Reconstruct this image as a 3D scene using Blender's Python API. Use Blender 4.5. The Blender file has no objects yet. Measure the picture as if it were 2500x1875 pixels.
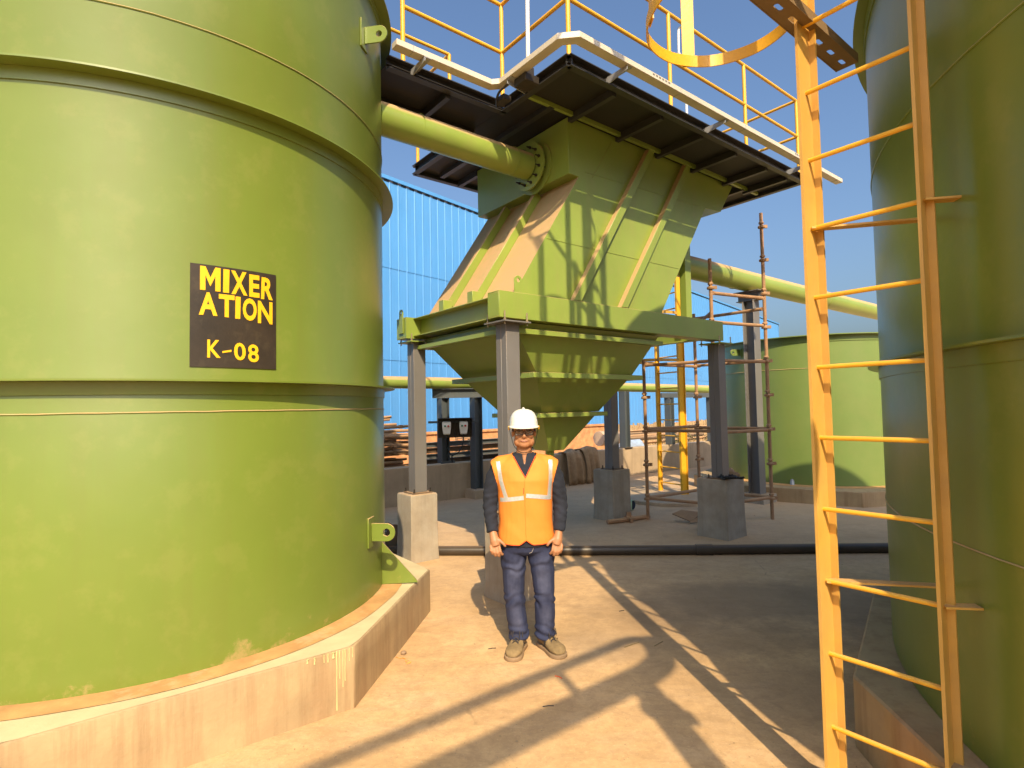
import bpy, bmesh, math, random
from mathutils import Vector, Matrix, noise
import numpy as np
random.seed(7)
PI = math.pi; R = math.radians
sc = bpy.context.scene
col = sc.collection

# ------------------------------------------------------------------ camera, sky, sun, exposure
HC = 1.65; FPX = 1371.9; TH = .0429; RO = .0186
_F = Vector((0, math.cos(TH), math.sin(TH))); _U = Vector((0, -math.sin(TH), math.cos(TH))); _R = Vector((1, 0, 0))
CX = _R*math.cos(RO) - _U*math.sin(RO); CY = _R*math.sin(RO) + _U*math.cos(RO)
cam_d = bpy.data.cameras.new('camera'); cam = bpy.data.objects.new('camera', cam_d); col.objects.link(cam)
cam_d.sensor_width = 36; cam_d.sensor_fit = 'HORIZONTAL'; cam_d.lens = FPX*36/2500
cam_d.clip_start = .05; cam_d.clip_end = 3000
mw = Matrix((CX, CY, -_F)).transposed().to_4x4(); mw.translation = Vector((0, 0, HC)); cam.matrix_world = mw
sc.camera = cam
SUN_E = .7286; SUN_AZ = .162                  # elevation; azimuth from -Y towards +X
w = bpy.data.worlds.new('World'); sc.world = w; w.use_nodes = True
nt = w.node_tree; bg = nt.nodes['Background']
sky = nt.nodes.new('ShaderNodeTexSky'); sky.sky_type = 'NISHITA'; sky.sun_disc = False
sky.sun_elevation = SUN_E; sky.sun_rotation = PI - SUN_AZ
sky.air_density = 1.25; sky.dust_density = 6.0; sky.ozone_density = 6.5; sky.altitude = 100
nt.links.new(sky.outputs[0], bg.inputs[0]); bg.inputs[1].default_value = .15
sd = bpy.data.lights.new('sun', 'SUN'); so = bpy.data.objects.new('sun', sd); col.objects.link(so)
sd.energy = 5.0; sd.angle = R(.55); sd.color = (1, .80, .50)
sv = Vector((math.sin(SUN_AZ)*math.cos(SUN_E), -math.cos(SUN_AZ)*math.cos(SUN_E), math.sin(SUN_E)))
so.rotation_euler = sv.to_track_quat('Z', 'Y').to_euler(); so.location = sv*30
sc.view_settings.view_transform = 'Standard'; sc.view_settings.look = 'None'
sc.view_settings.exposure = 0.38; sc.view_settings.gamma = 1
sc.render.engine = 'CYCLES'
sc.cycles.max_bounces = 6; sc.cycles.diffuse_bounces = 3; sc.cycles.glossy_bounces = 3
sc.cycles.caustics_reflective = False; sc.cycles.caustics_refractive = False

# ------------------------------------------------------------------ frames of reference
PH = .6681; BX, BY = -.031, 5.003
E1 = Vector((math.cos(PH), math.sin(PH), 0)); E2 = Vector((-math.sin(PH), math.cos(PH), 0)); EZ = Vector((0, 0, 1))
def W(a, b, z=0): return Vector((BX, BY, 0)) + E1*a + E2*b + EZ*z       # the steel frame's own axes
def V(x, y, z=0): return Vector((x, y, z))
T1 = V(-2.6, 4.19); T1R = 1.6
T2 = V(4.638, 1.6); T2R = 3.0; T2H = 5.40

# ------------------------------------------------------------------ materials
def nmat(name):
    m = bpy.data.materials.new(name); m.use_nodes = True; t = m.node_tree
    return m, t, t.nodes['Principled BSDF']
def N(t, ty, **k):
    n = t.nodes.new(ty)
    for a, v in k.items():
        if a == 'ins':
            for i, x in v.items(): n.inputs[i].default_value = x
        else: setattr(n, a, v)
    return n
def ramp(t, fac, a, b, c0=0., c1=1.):
    n = N(t, 'ShaderNodeMapRange', ins={1: a, 2: b, 3: c0, 4: c1}); n.clamp = True
    t.links.new(fac, n.inputs[0]); return n.outputs[0]
def mixc(t, fac, A, B, bt='MIX'):
    n = N(t, 'ShaderNodeMix', data_type='RGBA', blend_type=bt)
    for i, x in ((0, fac), (6, A), (7, B)):
        if hasattr(x, 'is_linked'): t.links.new(x, n.inputs[i])
        elif isinstance(x, (int, float)): n.inputs[i].default_value = x
        else: n.inputs[i].default_value = (*x, 1)
    return n.outputs[2]
def math2(t, op, a, b=None):
    n = N(t, 'ShaderNodeMath', operation=op)
    for i, x in ((0, a), (1, b)):
        if x is None: continue
        if hasattr(x, 'is_linked'): t.links.new(x, n.inputs[i])
        else: n.inputs[i].default_value = x
    return n.outputs[0]
def tex(t, scale, detail=4, rough=.6, stretch=None, kind='noise', dist=0):
    g = N(t, 'ShaderNodeNewGeometry'); mp = N(t, 'ShaderNodeMapping')
    t.links.new(g.outputs['Position'], mp.inputs[0])
    if stretch: mp.inputs['Scale'].default_value = stretch
    if kind == 'noise':
        n = N(t, 'ShaderNodeTexNoise', ins={'Scale': scale, 'Detail': detail, 'Roughness': rough, 'Distortion': dist})
        t.links.new(mp.outputs[0], n.inputs['Vector']); return n.outputs['Fac']
    n = N(t, 'ShaderNodeTexVoronoi', ins={'Scale': scale}); n.feature = kind
    t.links.new(mp.outputs[0], n.inputs['Vector']); return n.outputs['Distance']
DUST = (.52, .33, .17)
def surf(name, base, rough=.5, var=.12, vscale=2.5, dust=0., dust_lo=.3, dust_hi=.55, film=0., metallic=0., bump=.15, bscale=60,
         streak=0., streakcol=(.1, .08, .05), spots=0., spotcol=(.1, .05, .02), spotscale=9, coat=0., dustcol=DUST, bigbump=0., splash=None):
    m, t, p = nmat(name)
    n1 = tex(t, vscale, 5)
    dark = tuple(c*(1-var) for c in base); lite = tuple(min(1, c*(1+var)) for c in base)
    c = mixc(t, ramp(t, n1, .3, .7), dark, lite)
    rg = rough
    if streak:
        s = tex(t, 1.0, 6, .7, (8, 8, .55))
        c = mixc(t, ramp(t, s, .47, .64, 0, streak), c, streakcol)
    if spots:
        s = tex(t, spotscale, 6, .7)
        c = mixc(t, ramp(t, s, .53, .63, 0, spots), c, spotcol)
    if film:                                    # thin film of dust everywhere
        s = tex(t, 3.3, 6, .7)
        c = mixc(t, ramp(t, s, .35, .8, film*.4, film), c, dustcol)
    if dust:
        g = N(t, 'ShaderNodeNewGeometry'); sx = N(t, 'ShaderNodeSeparateXYZ'); t.links.new(g.outputs['Normal'], sx.inputs[0])
        up = ramp(t, sx.outputs[2], dust_lo, dust_hi)
        nn = ramp(t, tex(t, 14, 6, .7), .25, .6, .72, 1)
        f = math2(t, 'MULTIPLY', math2(t, 'MULTIPLY', up, nn), dust)
        c = mixc(t, f, c, dustcol)
        rr = N(t, 'ShaderNodeMix'); t.links.new(f, rr.inputs[0]); rr.inputs[2].default_value = rough; rr.inputs[3].default_value = .92
        rg = rr.outputs[0]
    if splash:                                  # dust stuck to the foot of the shell
        g = N(t, 'ShaderNodeNewGeometry'); sx = N(t, 'ShaderNodeSeparateXYZ'); t.links.new(g.outputs['Position'], sx.inputs[0])
        h = math2(t, 'ADD', sx.outputs[2], math2(t, 'MULTIPLY', math2(t, 'SUBTRACT', tex(t, 5, 7, .7), .5), 1.1))
        c = mixc(t, ramp(t, h, splash[0], splash[1], splash[2], 0), c, dustcol)
    t.links.new(c, p.inputs['Base Color'])
    if hasattr(rg, 'is_linked'): t.links.new(rg, p.inputs['Roughness'])
    else: p.inputs['Roughness'].default_value = rg
    p.inputs['Metallic'].default_value = metallic
    if coat: p.inputs['Coat Weight'].default_value = coat; p.inputs['Coat Roughness'].default_value = .25
    if bump:
        b = N(t, 'ShaderNodeBump', ins={'Strength': bump, 'Distance': .004}); t.links.new(tex(t, bscale, 4), b.inputs['Height'])
        if bigbump:
            b2 = N(t, 'ShaderNodeBump', ins={'Strength': bigbump, 'Distance': .02}); t.links.new(tex(t, 2.2, 2), b2.inputs['Height'])
            t.links.new(b.outputs[0], b2.inputs['Normal']); b = b2
        t.links.new(b.outputs[0], p.inputs['Normal'])
    return m
GREENC = (.232, .335, .055)
TANKC = (.142, .205, .028)
M = {}
M['green'] = surf('green_paint', GREENC, .36, .09, 1.6, dust=.97, film=.10, streak=.16, streakcol=(.30, .27, .10), spots=.12, spotcol=(.30, .30, .10), spotscale=7, bump=.12, bscale=35, bigbump=.10)
M['tank_green'] = surf('tank_green_paint', TANKC, .33, .08, .9, dust=.9, film=.05, streak=.22, streakcol=(.15, .17, .03), bump=.10, bscale=22, coat=.2, bigbump=.16, spots=.16, spotcol=(.26, .27, .07), spotscale=5, splash=(.22, .33, .5))
M['tank_far'] = surf('far_tank_green_paint', (.13, .215, .05), .42, .08, 1., dust=.9, film=.12)
M['black_paint'] = surf('black_sign_paint', (.012, .011, .01), .45, .3, 6, film=.07, spots=.25, spotcol=(.06, .05, .03), spotscale=14)
M['letter_yellow'] = surf('yellow_letter_paint', (.85, .47, .008), .5, .05, 8)
M['yellow'] = surf('yellow_paint', (.80, .42, .015), .42, .06, 3, film=.10, dust=.35, spots=.18, spotcol=(.35, .18, .05), spotscale=30)
M['yellow_worn'] = surf('dusty_yellow_paint', (.62, .34, .04), .5, .12, 5, film=.45, dust=.6)
M['slotted'] = surf('dusty_shade_brown_steel', (.17, .11, .055), .7, .15, 5, film=.2)  # brown base colour carries the shade of the angle's unlit underside
M['grey'] = surf('grey_steel_paint', (.145, .148, .155), .45, .08, 2, film=.08, dust=.7)
M['bluegrey'] = surf('blue_grey_steel_paint', (.055, .08, .10), .45, .08, 2, film=.08, dust=.6)
M['dark_steel'] = surf('dark_steel_channel', (.030, .032, .034), .42, .2, 3, film=.02, dust=.35)
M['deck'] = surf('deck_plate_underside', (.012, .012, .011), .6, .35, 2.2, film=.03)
M['alu'] = surf('cream_cable_tray', (.62, .57, .47), .4, .08, 3, film=.14, dust=.6)
M['galv'] = surf('galvanised_bracket', (.36, .38, .40), .4, .15, 7, metallic=.3, film=.1)
M['white_pipe'] = surf('white_conduit', (.75, .75, .74), .4, .04, 5)
M['concrete'] = surf('grey_pedestal_concrete', (.30, .285, .245), .9, .22, 5, film=.3, bump=.5, bscale=45, streak=.35, streakcol=(.15, .135, .11), spots=.2, spotcol=(.42, .38, .3), spotscale=6, dust=.5)
M['plinth'] = surf('sandy_plinth_concrete', (.40, .285, .155), .92, .16, 3, bump=.6, bscale=40, streak=.55, streakcol=(.25, .15, .075), spots=.3, spotcol=(.40, .25, .13), spotscale=4, bigbump=.2)
M['screed'] = surf('dusty_orange_screed', (.50, .27, .10), .9, .2, 6, bump=.4, bscale=60, spots=.4, spotcol=(.62, .44, .25), spotscale=5)
M['whitewash'] = surf('cream_whitewash_band', (.56, .46, .27), .85, .1, 7, bump=.3, bscale=70)
M['drip'] = surf('pale_green_paint_drip', (.55, .54, .26), .5, .05, 5)
M['wallc'] = surf('plastered_bund_wall', (.44, .33, .22), .92, .14, 2, bump=.4, bscale=35, streak=.35, streakcol=(.26, .19, .12), spots=.2, spotcol=(.3, .24, .17), spotscale=3)
M['blue'] = surf('blue_cladding', (.070, .29, .66), .42, .07, .35, film=.05, streak=.25, streakcol=(.05, .22, .55), bump=.05, bscale=4)
M['slot_shade'] = surf('gap_shade', (.01, .02, .04), .8, .1)  # near-black colour standing in for the shade inside openings
M['brick'] = surf('orange_brickwork', (.52, .25, .11), .9, .3, 6, bump=.5, bscale=20)
M['rust'] = surf('rusty_scaffold_tube', (.30, .165, .09), .75, .3, 8, film=.35, dust=.6, spots=.5, spotcol=(.36, .15, .06), spotscale=22, bump=.4, bscale=90)
M['rust_dark'] = surf('dark_rusty_steel', (.10, .065, .045), .7, .3, 8, film=.2, dust=.5, bump=.3)
M['rubber'] = surf('black_plastic_pipe', (.018, .018, .018), .42, .3, 3, film=.10, dust=.25, dust_lo=.75, dust_hi=1.)
M['bolt'] = surf('zinc_bolt', (.42, .34, .22), .4, .2, 20, metallic=.5)
M['dark_bolt'] = surf('dark_bolt', (.05, .04, .03), .5, .2, 20, metallic=.4)
M['jute'] = surf('brown_jute_sacking', (.30, .20, .115), .95, .25, 8, bump=.8, bscale=120, film=.2)
M['cable'] = surf('black_cable', (.012, .012, .012), .5, .1)
M['pale_green'] = surf('pale_green_pipe_paint', (.35, .5, .33), .45, .1)
M['skin'] = surf('brown_skin', (.40, .185, .09), .5, .08, 25, bump=.06, bscale=200)
M['lip'] = surf('lips', (.38, .14, .10), .5, .05)
M['hair'] = surf('black_hair', (.012, .010, .009), .6, .2)
M['white_plastic'] = surf('white_hard_hat_plastic', (.82, .80, .74), .28, .02, 5, coat=.3, bump=.02)
M['navy'] = surf('navy_cotton', (.012, .015, .027), .9, .25, 14, bump=.5, bscale=160, bigbump=.0)
M['orange'] = surf('orange_vest_fabric', (.78, .235, .03), .75, .05, 9, bump=.35, bscale=190)
M['vest_edge'] = surf('red_orange_binding', (.70, .09, .015), .8, .05)
M['reflect'] = surf('silver_reflective_tape', (.55, .56, .58), .35, .12, 60, metallic=.35, bump=.3, bscale=150)
M['boot'] = surf('dusty_khaki_suede', (.17, .12, .055), .9, .3, 30, bump=.6, bscale=200, film=.2)
M['sole'] = surf('dusty_boot_sole', (.14, .10, .065), .8, .25, 30, film=.5)
M['lace'] = surf('dark_laces', (.035, .03, .03), .9, .2)
M['frame_black'] = surf('black_spectacle_frame', (.008, .008, .008), .3, .1)
M['stitch'] = surf('pale_stitching', (.5, .45, .4), .8, .1)
M['leafm'] = surf('dusty_green_leaves', (.10, .125, .04), .7, .4, 7, film=.3)
M['stem'] = surf('dry_stems', (.20, .15, .07), .9, .3)
M['stone'] = surf('brown_stone', (.24, .16, .10), .9, .25, 20, bump=.6)
M['peel'] = surf('orange_peel', (.8, .35, .08), .6, .2, 30)
M['drum_blue'] = surf('faded_blue_plastic', (.28, .42, .62), .5, .25, 5, film=.3)
M['red_b'] = surf('red_button', (.5, .03, .02), .4, .05); M['green_b'] = surf('green_button', (.02, .22, .12), .4, .05)
M['pinkpipe'] = surf('dusty_pale_pipe', (.55, .40, .30), .7, .15, 6, film=.3)
M['printing'] = surf('grey_print', (.18, .17, .15), .6, .05)

# denim: real fading on thighs and shins
def denim():
    m, t, p = nmat('blue_denim')
    g = N(t, 'ShaderNodeNewGeometry'); sx = N(t, 'ShaderNodeSeparateXYZ'); t.links.new(g.outputs['Position'], sx.inputs[0])
    n = tex(t, 9, 5); zz = sx.outputs[2]
    f = math2(t, 'SUBTRACT', 1., math2(t, 'MULTIPLY', math2(t, 'ABSOLUTE', math2(t, 'SUBTRACT', zz, .50)), 5.))
    f2 = math2(t, 'SUBTRACT', 1., math2(t, 'MULTIPLY', math2(t, 'ABSOLUTE', math2(t, 'SUBTRACT', zz, .24)), 8.))
    ff = math2(t, 'MAXIMUM', f, f2)
    sy = N(t, 'ShaderNodeSeparateXYZ'); t.links.new(g.outputs['Normal'], sy.inputs[0])
    fr = ramp(t, sy.outputs[1], -1., -.72, 1., 0.)
    ff = math2(t, 'MULTIPLY', math2(t, 'MULTIPLY', ramp(t, ff, 0, .8), fr), ramp(t, n, .3, .65, .2, 1.))
    c = mixc(t, ramp(t, n, .3, .7), (.012, .017, .052), (.022, .030, .078))
    c = mixc(t, math2(t, 'MULTIPLY', ff, .75), c, (.09, .10, .17))
    t.links.new(c, p.inputs['Base Color']); p.inputs['Roughness'].default_value = .85
    b = N(t, 'ShaderNodeBump', ins={'Strength': .4, 'Distance': .003}); t.links.new(tex(t, 150, 3), b.inputs['Height'])
    t.links.new(b.outputs[0], p.inputs['Normal'])
    return m
M['denim'] = denim()
# glass of the spectacles
def glassy():
    m, t, p = nmat('tinted_spectacle_lens'); p.inputs['Base Color'].default_value = (.10, .08, .06, 1)
    p.inputs['Roughness'].default_value = .08; p.inputs['Alpha'].default_value = .5; return m
M['lens'] = glassy()
def ground_mat():
    m, t, p = nmat('sandy_concrete_ground')
    big = tex(t, .35, 5, .6); mid = tex(t, 1.7, 7, .68); fine = tex(t, 26, 6, .7); streak = tex(t, 1.1, 7, .72, (.8, 1.9, 1), dist=.4)
    c = mixc(t, ramp(t, mid, .30, .70), (.46, .285, .13), (.66, .43, .215))
    c = mixc(t, ramp(t, streak, .50, .70, 0, .6), c, (.62, .43, .26))
    c = mixc(t, ramp(t, tex(t, 4.5, 8, .75, (.8, 1.5, 1), dist=1.), .48, .66, 0, .5), c, (.33, .20, .10))
    c = mixc(t, ramp(t, big, .50, .68, 0, .45), c, (.40, .29, .175))
    c = mixc(t, ramp(t, fine, .50, .66, 0, .30), c, (.34, .205, .105))
    c = mixc(t, ramp(t, tex(t, 11, 8, .75), .48, .60, 0, .4), c, (.40, .25, .12))
    c = mixc(t, ramp(t, tex(t, 70, 3, .6), .58, .68, 0, .22), c, (.78, .58, .36))
    # damp, darker stain right of the man
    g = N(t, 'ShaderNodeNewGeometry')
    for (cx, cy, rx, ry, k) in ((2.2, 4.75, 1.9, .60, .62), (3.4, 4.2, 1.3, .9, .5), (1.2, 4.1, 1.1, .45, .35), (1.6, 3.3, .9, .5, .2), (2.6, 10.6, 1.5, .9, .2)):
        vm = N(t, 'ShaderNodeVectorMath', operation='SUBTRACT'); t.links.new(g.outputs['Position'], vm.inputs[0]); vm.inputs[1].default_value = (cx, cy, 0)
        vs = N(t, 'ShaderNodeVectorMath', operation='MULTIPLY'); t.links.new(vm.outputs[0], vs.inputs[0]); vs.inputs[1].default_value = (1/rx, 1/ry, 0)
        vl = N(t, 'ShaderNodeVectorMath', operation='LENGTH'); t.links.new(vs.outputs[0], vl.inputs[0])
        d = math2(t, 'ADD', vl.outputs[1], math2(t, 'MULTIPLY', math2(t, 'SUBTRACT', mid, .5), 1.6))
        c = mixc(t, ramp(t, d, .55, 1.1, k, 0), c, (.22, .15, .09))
    # greyer slab far right/back
    sx = N(t, 'ShaderNodeSeparateXYZ'); t.links.new(g.outputs['Position'], sx.inputs[0])
    far = ramp(t, math2(t, 'ADD', sx.outputs[1], math2(t, 'MULTIPLY', mid, 3)), 5.6, 9.5, 0, .5)
    c = mixc(t, far, c, (.50, .36, .24))
    # pale specks and grit
    vo = tex(t, 55, kind='F1'); sp = ramp(t, vo, .05, .09, 1, 0); gate = ramp(t, tex(t, 3, 3), .55, .65)
    c = mixc(t, math2(t, 'MULTIPLY', math2(t, 'MULTIPLY', sp, gate), .7), c, (.72, .60, .45))
    vo2 = tex(t, 23, kind='F1', stretch=(1, 1.1, 1)); sp2 = ramp(t, vo2, .03, .06, 1, 0)
    c = mixc(t, math2(t, 'MULTIPLY', sp2, .5), c, (.17, .10, .06))
    # hairline cracks
    cr = tex(t, .8, kind='DISTANCE_TO_EDGE', stretch=(1, 1.4, 1)); 
    nn = math2(t, 'ADD', cr, math2(t, 'MULTIPLY', math2(t, 'SUBTRACT', tex(t, 9, 5), .5), .03))
    c = mixc(t, math2(t, 'MULTIPLY', ramp(t, nn, .000, .006, .5, 0), gate), c, (.2, .13, .07))
    t.links.new(c, p.inputs['Base Color']); p.inputs['Roughness'].default_value = .95
    b1 = N(t, 'ShaderNodeBump', ins={'Strength': .6, 'Distance': .02}); t.links.new(mid, b1.inputs['Height'])
    b2 = N(t, 'ShaderNodeBump', ins={'Strength': .5, 'Distance': .003}); t.links.new(fine, b2.inputs['Height']); t.links.new(b1.outputs[0], b2.inputs['Normal'])
    t.links.new(b2.outputs[0], p.inputs['Normal'])
    return m
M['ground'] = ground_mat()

# ------------------------------------------------------------------ mesh builder
def frame_from(d):
    d = d.normalized(); up = EZ if abs(d.z) < .95 else Vector((1, 0, 0))
    u = d.cross(up).normalized(); v = u.cross(d).normalized(); return u, v
class MB:
    def __init__(s): s.v = []; s.f = []
    def add(s, vs, fs):
        n = len(s.v); s.v += [Vector(q) for q in vs]; s.f += [tuple(i+n for i in f) for f in fs]
    def obox(s, c, hx, hy, hz, ax=Vector((1, 0, 0)), ay=Vector((0, 1, 0)), az=EZ):
        c = Vector(c); vs = [c+ax*(hx*i)+ay*(hy*j)+az*(hz*k) for i in (-1, 1) for j in (-1, 1) for k in (-1, 1)]
        s.add(vs, [(0, 1, 3, 2), (4, 6, 7, 5), (0, 4, 5, 1), (2, 3, 7, 6), (0, 2, 6, 4), (1, 5, 7, 3)])
        return s
    def wb(s, a0, a1, b0, b1, z0, z1):             # box in the steel frame's axes
        return s.obox(W((a0+a1)/2, (b0+b1)/2, (z0+z1)/2), (a1-a0)/2, (b1-b0)/2, (z1-z0)/2, E1, E2)
    def bar(s, p, q, wd, ht, up=None):             # rectangular bar
        p, q = Vector(p), Vector(q); d = (q-p); L = d.length; d.normalize()
        if up is None: u, v = frame_from(d)
        else: v = (up - d*up.dot(d)).normalized(); u = d.cross(v)
        return s.obox((p+q)/2, L/2, wd/2, ht/2, d, u, v)
    def tube(s, pts, r, seg=10, cap=True, rs=None):
        pts = [Vector(p) for p in pts]; n = len(pts); rings = []
        u0 = None
        for i, p in enumerate(pts):
            d = (pts[min(i+1, n-1)]-pts[max(i-1, 0)]).normalized()
            if u0 is None: u, v = frame_from(d)
            else:
                u = (u0 - d*u0.dot(d)).normalized(); v = d.cross(u)
            if u0 is None: v = d.cross(u)
            u0 = u; rr = rs[i] if rs else r
            rings.append([p+u*(rr*math.cos(2*PI*k/seg))+v*(rr*math.sin(2*PI*k/seg)) for k in range(seg)])
        vs = [q for rg in rings for q in rg]; fs = []
        for i in range(n-1):
            for k in range(seg):
                k2 = (k+1) % seg; fs.append((i*seg+k, i*seg+k2, (i+1)*seg+k2, (i+1)*seg+k))
        if cap: fs.append(tuple(reversed(range(seg)))); fs.append(tuple((n-1)*seg+k for k in range(seg)))
        s.add(vs, fs); return s
    def cyl(s, p, q, r, seg=16): return s.tube([p, q], r, seg)
    def lathe(s, c, prof, seg=64, a0=0, a1=2*PI, ax=None):
        c = Vector(c); full = abs(a1-a0-2*PI) < 1e-6; m = seg if full else seg+1; vs = []; fs = []
        if ax is None: X, Yv, Zv = Vector((1, 0, 0)), Vector((0, 1, 0)), EZ
        else: Zv = ax.normalized(); X, Yv = frame_from(Zv)
        for r, z in prof:
            for k in range(m):
                a = a0+(a1-a0)*k/seg; vs.append(c+X*(r*math.cos(a))+Yv*(r*math.sin(a))+Zv*z)
        for i in range(len(prof)-1):
            for k in range(seg):
                k2 = (k+1) % m; fs.append((i*m+k, i*m+k2, (i+1)*m+k2, (i+1)*m+k))
        s.add(vs, fs); return s
    def prism(s, poly, ext):                        # closed polygon + extrusion vector
        poly = [Vector(p) for p in poly]; n = len(poly); ext = Vector(ext)
        s.add(poly+[p+ext for p in poly], [tuple(reversed(range(n))), tuple(range(n, 2*n))]+[(i, (i+1) % n, n+(i+1) % n, n+i) for i in range(n)])
        return s
    def loft(s, rings, cap=True):
        m = len(rings[0]); vs = [q for r in rings for q in r]; fs = []
        for i in range(len(rings)-1):
            for k in range(m): k2 = (k+1) % m; fs.append((i*m+k, i*m+k2, (i+1)*m+k2, (i+1)*m+k))
        if cap: fs.append(tuple(reversed(range(m)))); fs.append(tuple((len(rings)-1)*m+k for k in range(m)))
        s.add(vs, fs); return s
    def ell(s, c, rx, ry, rz, seg=20, rings=12, rot=None):
        c = Vector(c); rg = []
        for i in range(rings+1):
            t = PI*i/rings; t = min(max(t, .02), PI-.02); r = []
            for k in range(seg):
                a = 2*PI*k/seg; q = Vector((rx*math.sin(t)*math.cos(a), ry*math.sin(t)*math.sin(a), -rz*math.cos(t)))
                if rot: q = rot @ q
                r.append(c+q)
            rg.append(r)
        s.loft(rg); return s
def obj(name, mb, mat, parent=None, bevel=0., smooth=35, fix=True, segs=1):
    off = parent.matrix_world.translation if parent else Vector()
    pw = parent
    off = Vector(parent['_w']) if parent is not None else Vector()
    me = bpy.data.meshes.new(name)
    me.from_pydata([tuple(v-off) for v in mb.v], [], mb.f); me.update()
    if fix:
        bm = bmesh.new(); bm.from_mesh(me); bmesh.ops.recalc_face_normals(bm, faces=bm.faces[:]); bm.to_mesh(me); bm.free()
    if smooth:
        for p in me.polygons: p.use_smooth = True
        me.set_sharp_from_angle(angle=R(smooth))
    o = bpy.data.objects.new(name, me); col.objects.link(o)
    me.materials.append(M[mat] if isinstance(mat, str) else mat)
    if parent is not None: o.parent = parent
    o['_w'] = tuple(off)
    if bevel:
        b = o.modifiers.new('bevel', 'BEVEL'); b.width = bevel; b.segments = segs; b.limit_method = 'ANGLE'; b.angle_limit = R(40)
    return o
def tag(o, label, cat, group=None):
    o['label'] = label; o['category'] = cat
    if group: o['group'] = group
    return o
def thing(name, loc, label, cat, group=None):
    o = bpy.data.objects.new(name, None); col.objects.link(o); o.location = loc; o['_w'] = tuple(loc); o.empty_display_size = .1
    return tag(o, label, cat, group)
def kids(o): return [c for c in bpy.data.objects if c.parent == o]
def dup(root, loc, label, group=None, rotz=0):
    def cp(o, par):
        c = o.copy(); col.objects.link(c)
        if par: c.parent = par
        for ch in kids(o): cp(ch, c)
        return c
    r = cp(root, None); r.location = loc; r['_w'] = tuple(loc); r.rotation_euler = (0, 0, rotz); r['label'] = label
    if group: r['group'] = group
    return r
def struct(o): o['kind'] = 'structure'; return o
def catmull(P, n=8, closed=False):
    P = [Vector(p) for p in P]; out = []; m = len(P)
    rng = range(m if closed else m-1)
    for i in rng:
        p0 = P[(i-1) % m] if closed or i > 0 else P[0]; p1 = P[i]; p2 = P[(i+1) % m]
        p3 = P[(i+2) % m] if closed or i+2 < m else P[-1]
        for k in range(n):
            t = k/n; out.append(.5*((2*p1)+(p2-p0)*t+(2*p0-5*p1+4*p2-p3)*t*t+(3*p1-p0-3*p2+p3)*t**3))
    if not closed: out.append(P[-1])
    return out
def strip(mb, pts, h, t, up=EZ):                    # flat bar following a path, height h along up, thickness t
    pts = [Vector(p) for p in pts]; n = len(pts); rings = []
    for i, p in enumerate(pts):
        d = (pts[min(i+1, n-1)]-pts[max(i-1, 0)]); d -= up*d.dot(up); d.normalize(); o = d.cross(up)
        rings.append([p-up*h/2-o*t/2, p-up*h/2+o*t/2, p+up*h/2+o*t/2, p+up*h/2-o*t/2])
    mb.loft(rings); return mb

# ================================================================== SETTING
mb = MB(); mb.add([(-500, -300, 0), (500, -300, 0), (500, 900, 0), (-500, 900, 0)], [(0, 1, 2, 3)])
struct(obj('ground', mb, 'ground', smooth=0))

def plate_hole(mb, o, X, Y, Nn, outline, hc, hr, t):
    # outline: list of (x,y) seen from hole centre in angular order
    n = len(outline); ang = [math.atan2(y-hc[1], x-hc[0]) for x, y in outline]
    inner = [(hc[0]+hr*math.cos(a), hc[1]+hr*math.sin(a)) for a in ang]
    P = lambda q, s: o+X*q[0]+Y*q[1]+Nn*(s*t/2)
    vs = [P(q, -1) for q in outline]+[P(q, 1) for q in outline]+[P(q, -1) for q in inner]+[P(q, 1) for q in inner]
    fs = []
    for i in range(n):
        j = (i+1) % n
        fs += [(i, j, n+j, n+i), (2*n+j, 2*n+i, 3*n+i, 3*n+j), (i, 2*n+i, 2*n+j, j), (n+i, n+j, 3*n+j, 3*n+i)]
    mb.add(vs, fs); return mb
def lug_outline(L, h, n=14):                        # tongue: straight from x=0, round end of radius h/2
    r = h/2; pts = [(0, -r), (L*.3, -r), (L-r, -r)]
    pts += [(L-r+r*math.cos(a), r*math.sin(a)) for a in np.linspace(-PI/2, PI/2, n)[1:-1]]
    pts += [(L-r, r), (L*.3, r), (0, r), (0, 0)]
    return pts
def lug(parent, c, radius, ang, z, L, h, hr, mat):
    d = V(math.cos(ang), math.sin(ang)); tdir = V(-math.sin(ang), math.cos(ang)); o = c+d*(radius+.012)+EZ*z
    mb = MB(); plate_hole(mb, o, d, EZ, tdir, lug_outline(L, h), (L-h/2, 0), hr, .012)
    l = obj('lifting_lug', mb, mat, parent, bevel=.002)
    mb = MB(); mb.obox(c+d*(radius+.006)+EZ*z, .006, .055, h*.82, d, tdir, EZ); obj('pad_plate', mb, mat, l, bevel=.002)
    return l
def ring_angle(parent, c, r, z, w_, mat, leg=.065, jag=False):
    mb = MB(); mb.lathe(c, [(r-.01, z-.010), (r+w_, z-.010), (r+w_, z), (r-.01, z)], 160)
    mb.lathe(c, [(r-.01, z-.010-leg), (r+.007, z-.010-leg), (r+.009, z-.011), (r-.01, z-.011)], 160)
    return obj('stiffener_ring', mb, mat, parent, smooth=30)
def seam(parent, c, r, z, mat, amp=.0015, t=.0045):
    pts = [c+V((r+.001)*math.cos(a), (r+.001)*math.sin(a), z+amp*(noise.noise(Vector((a*9, z, 0)))+noise.noise(Vector((a*31, z, 3))))) for a in np.linspace(0, 2*PI, 240)]
    mb = MB(); mb.tube(pts, t, 5, cap=False); return obj('weld_seam', mb, mat, parent)

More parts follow.
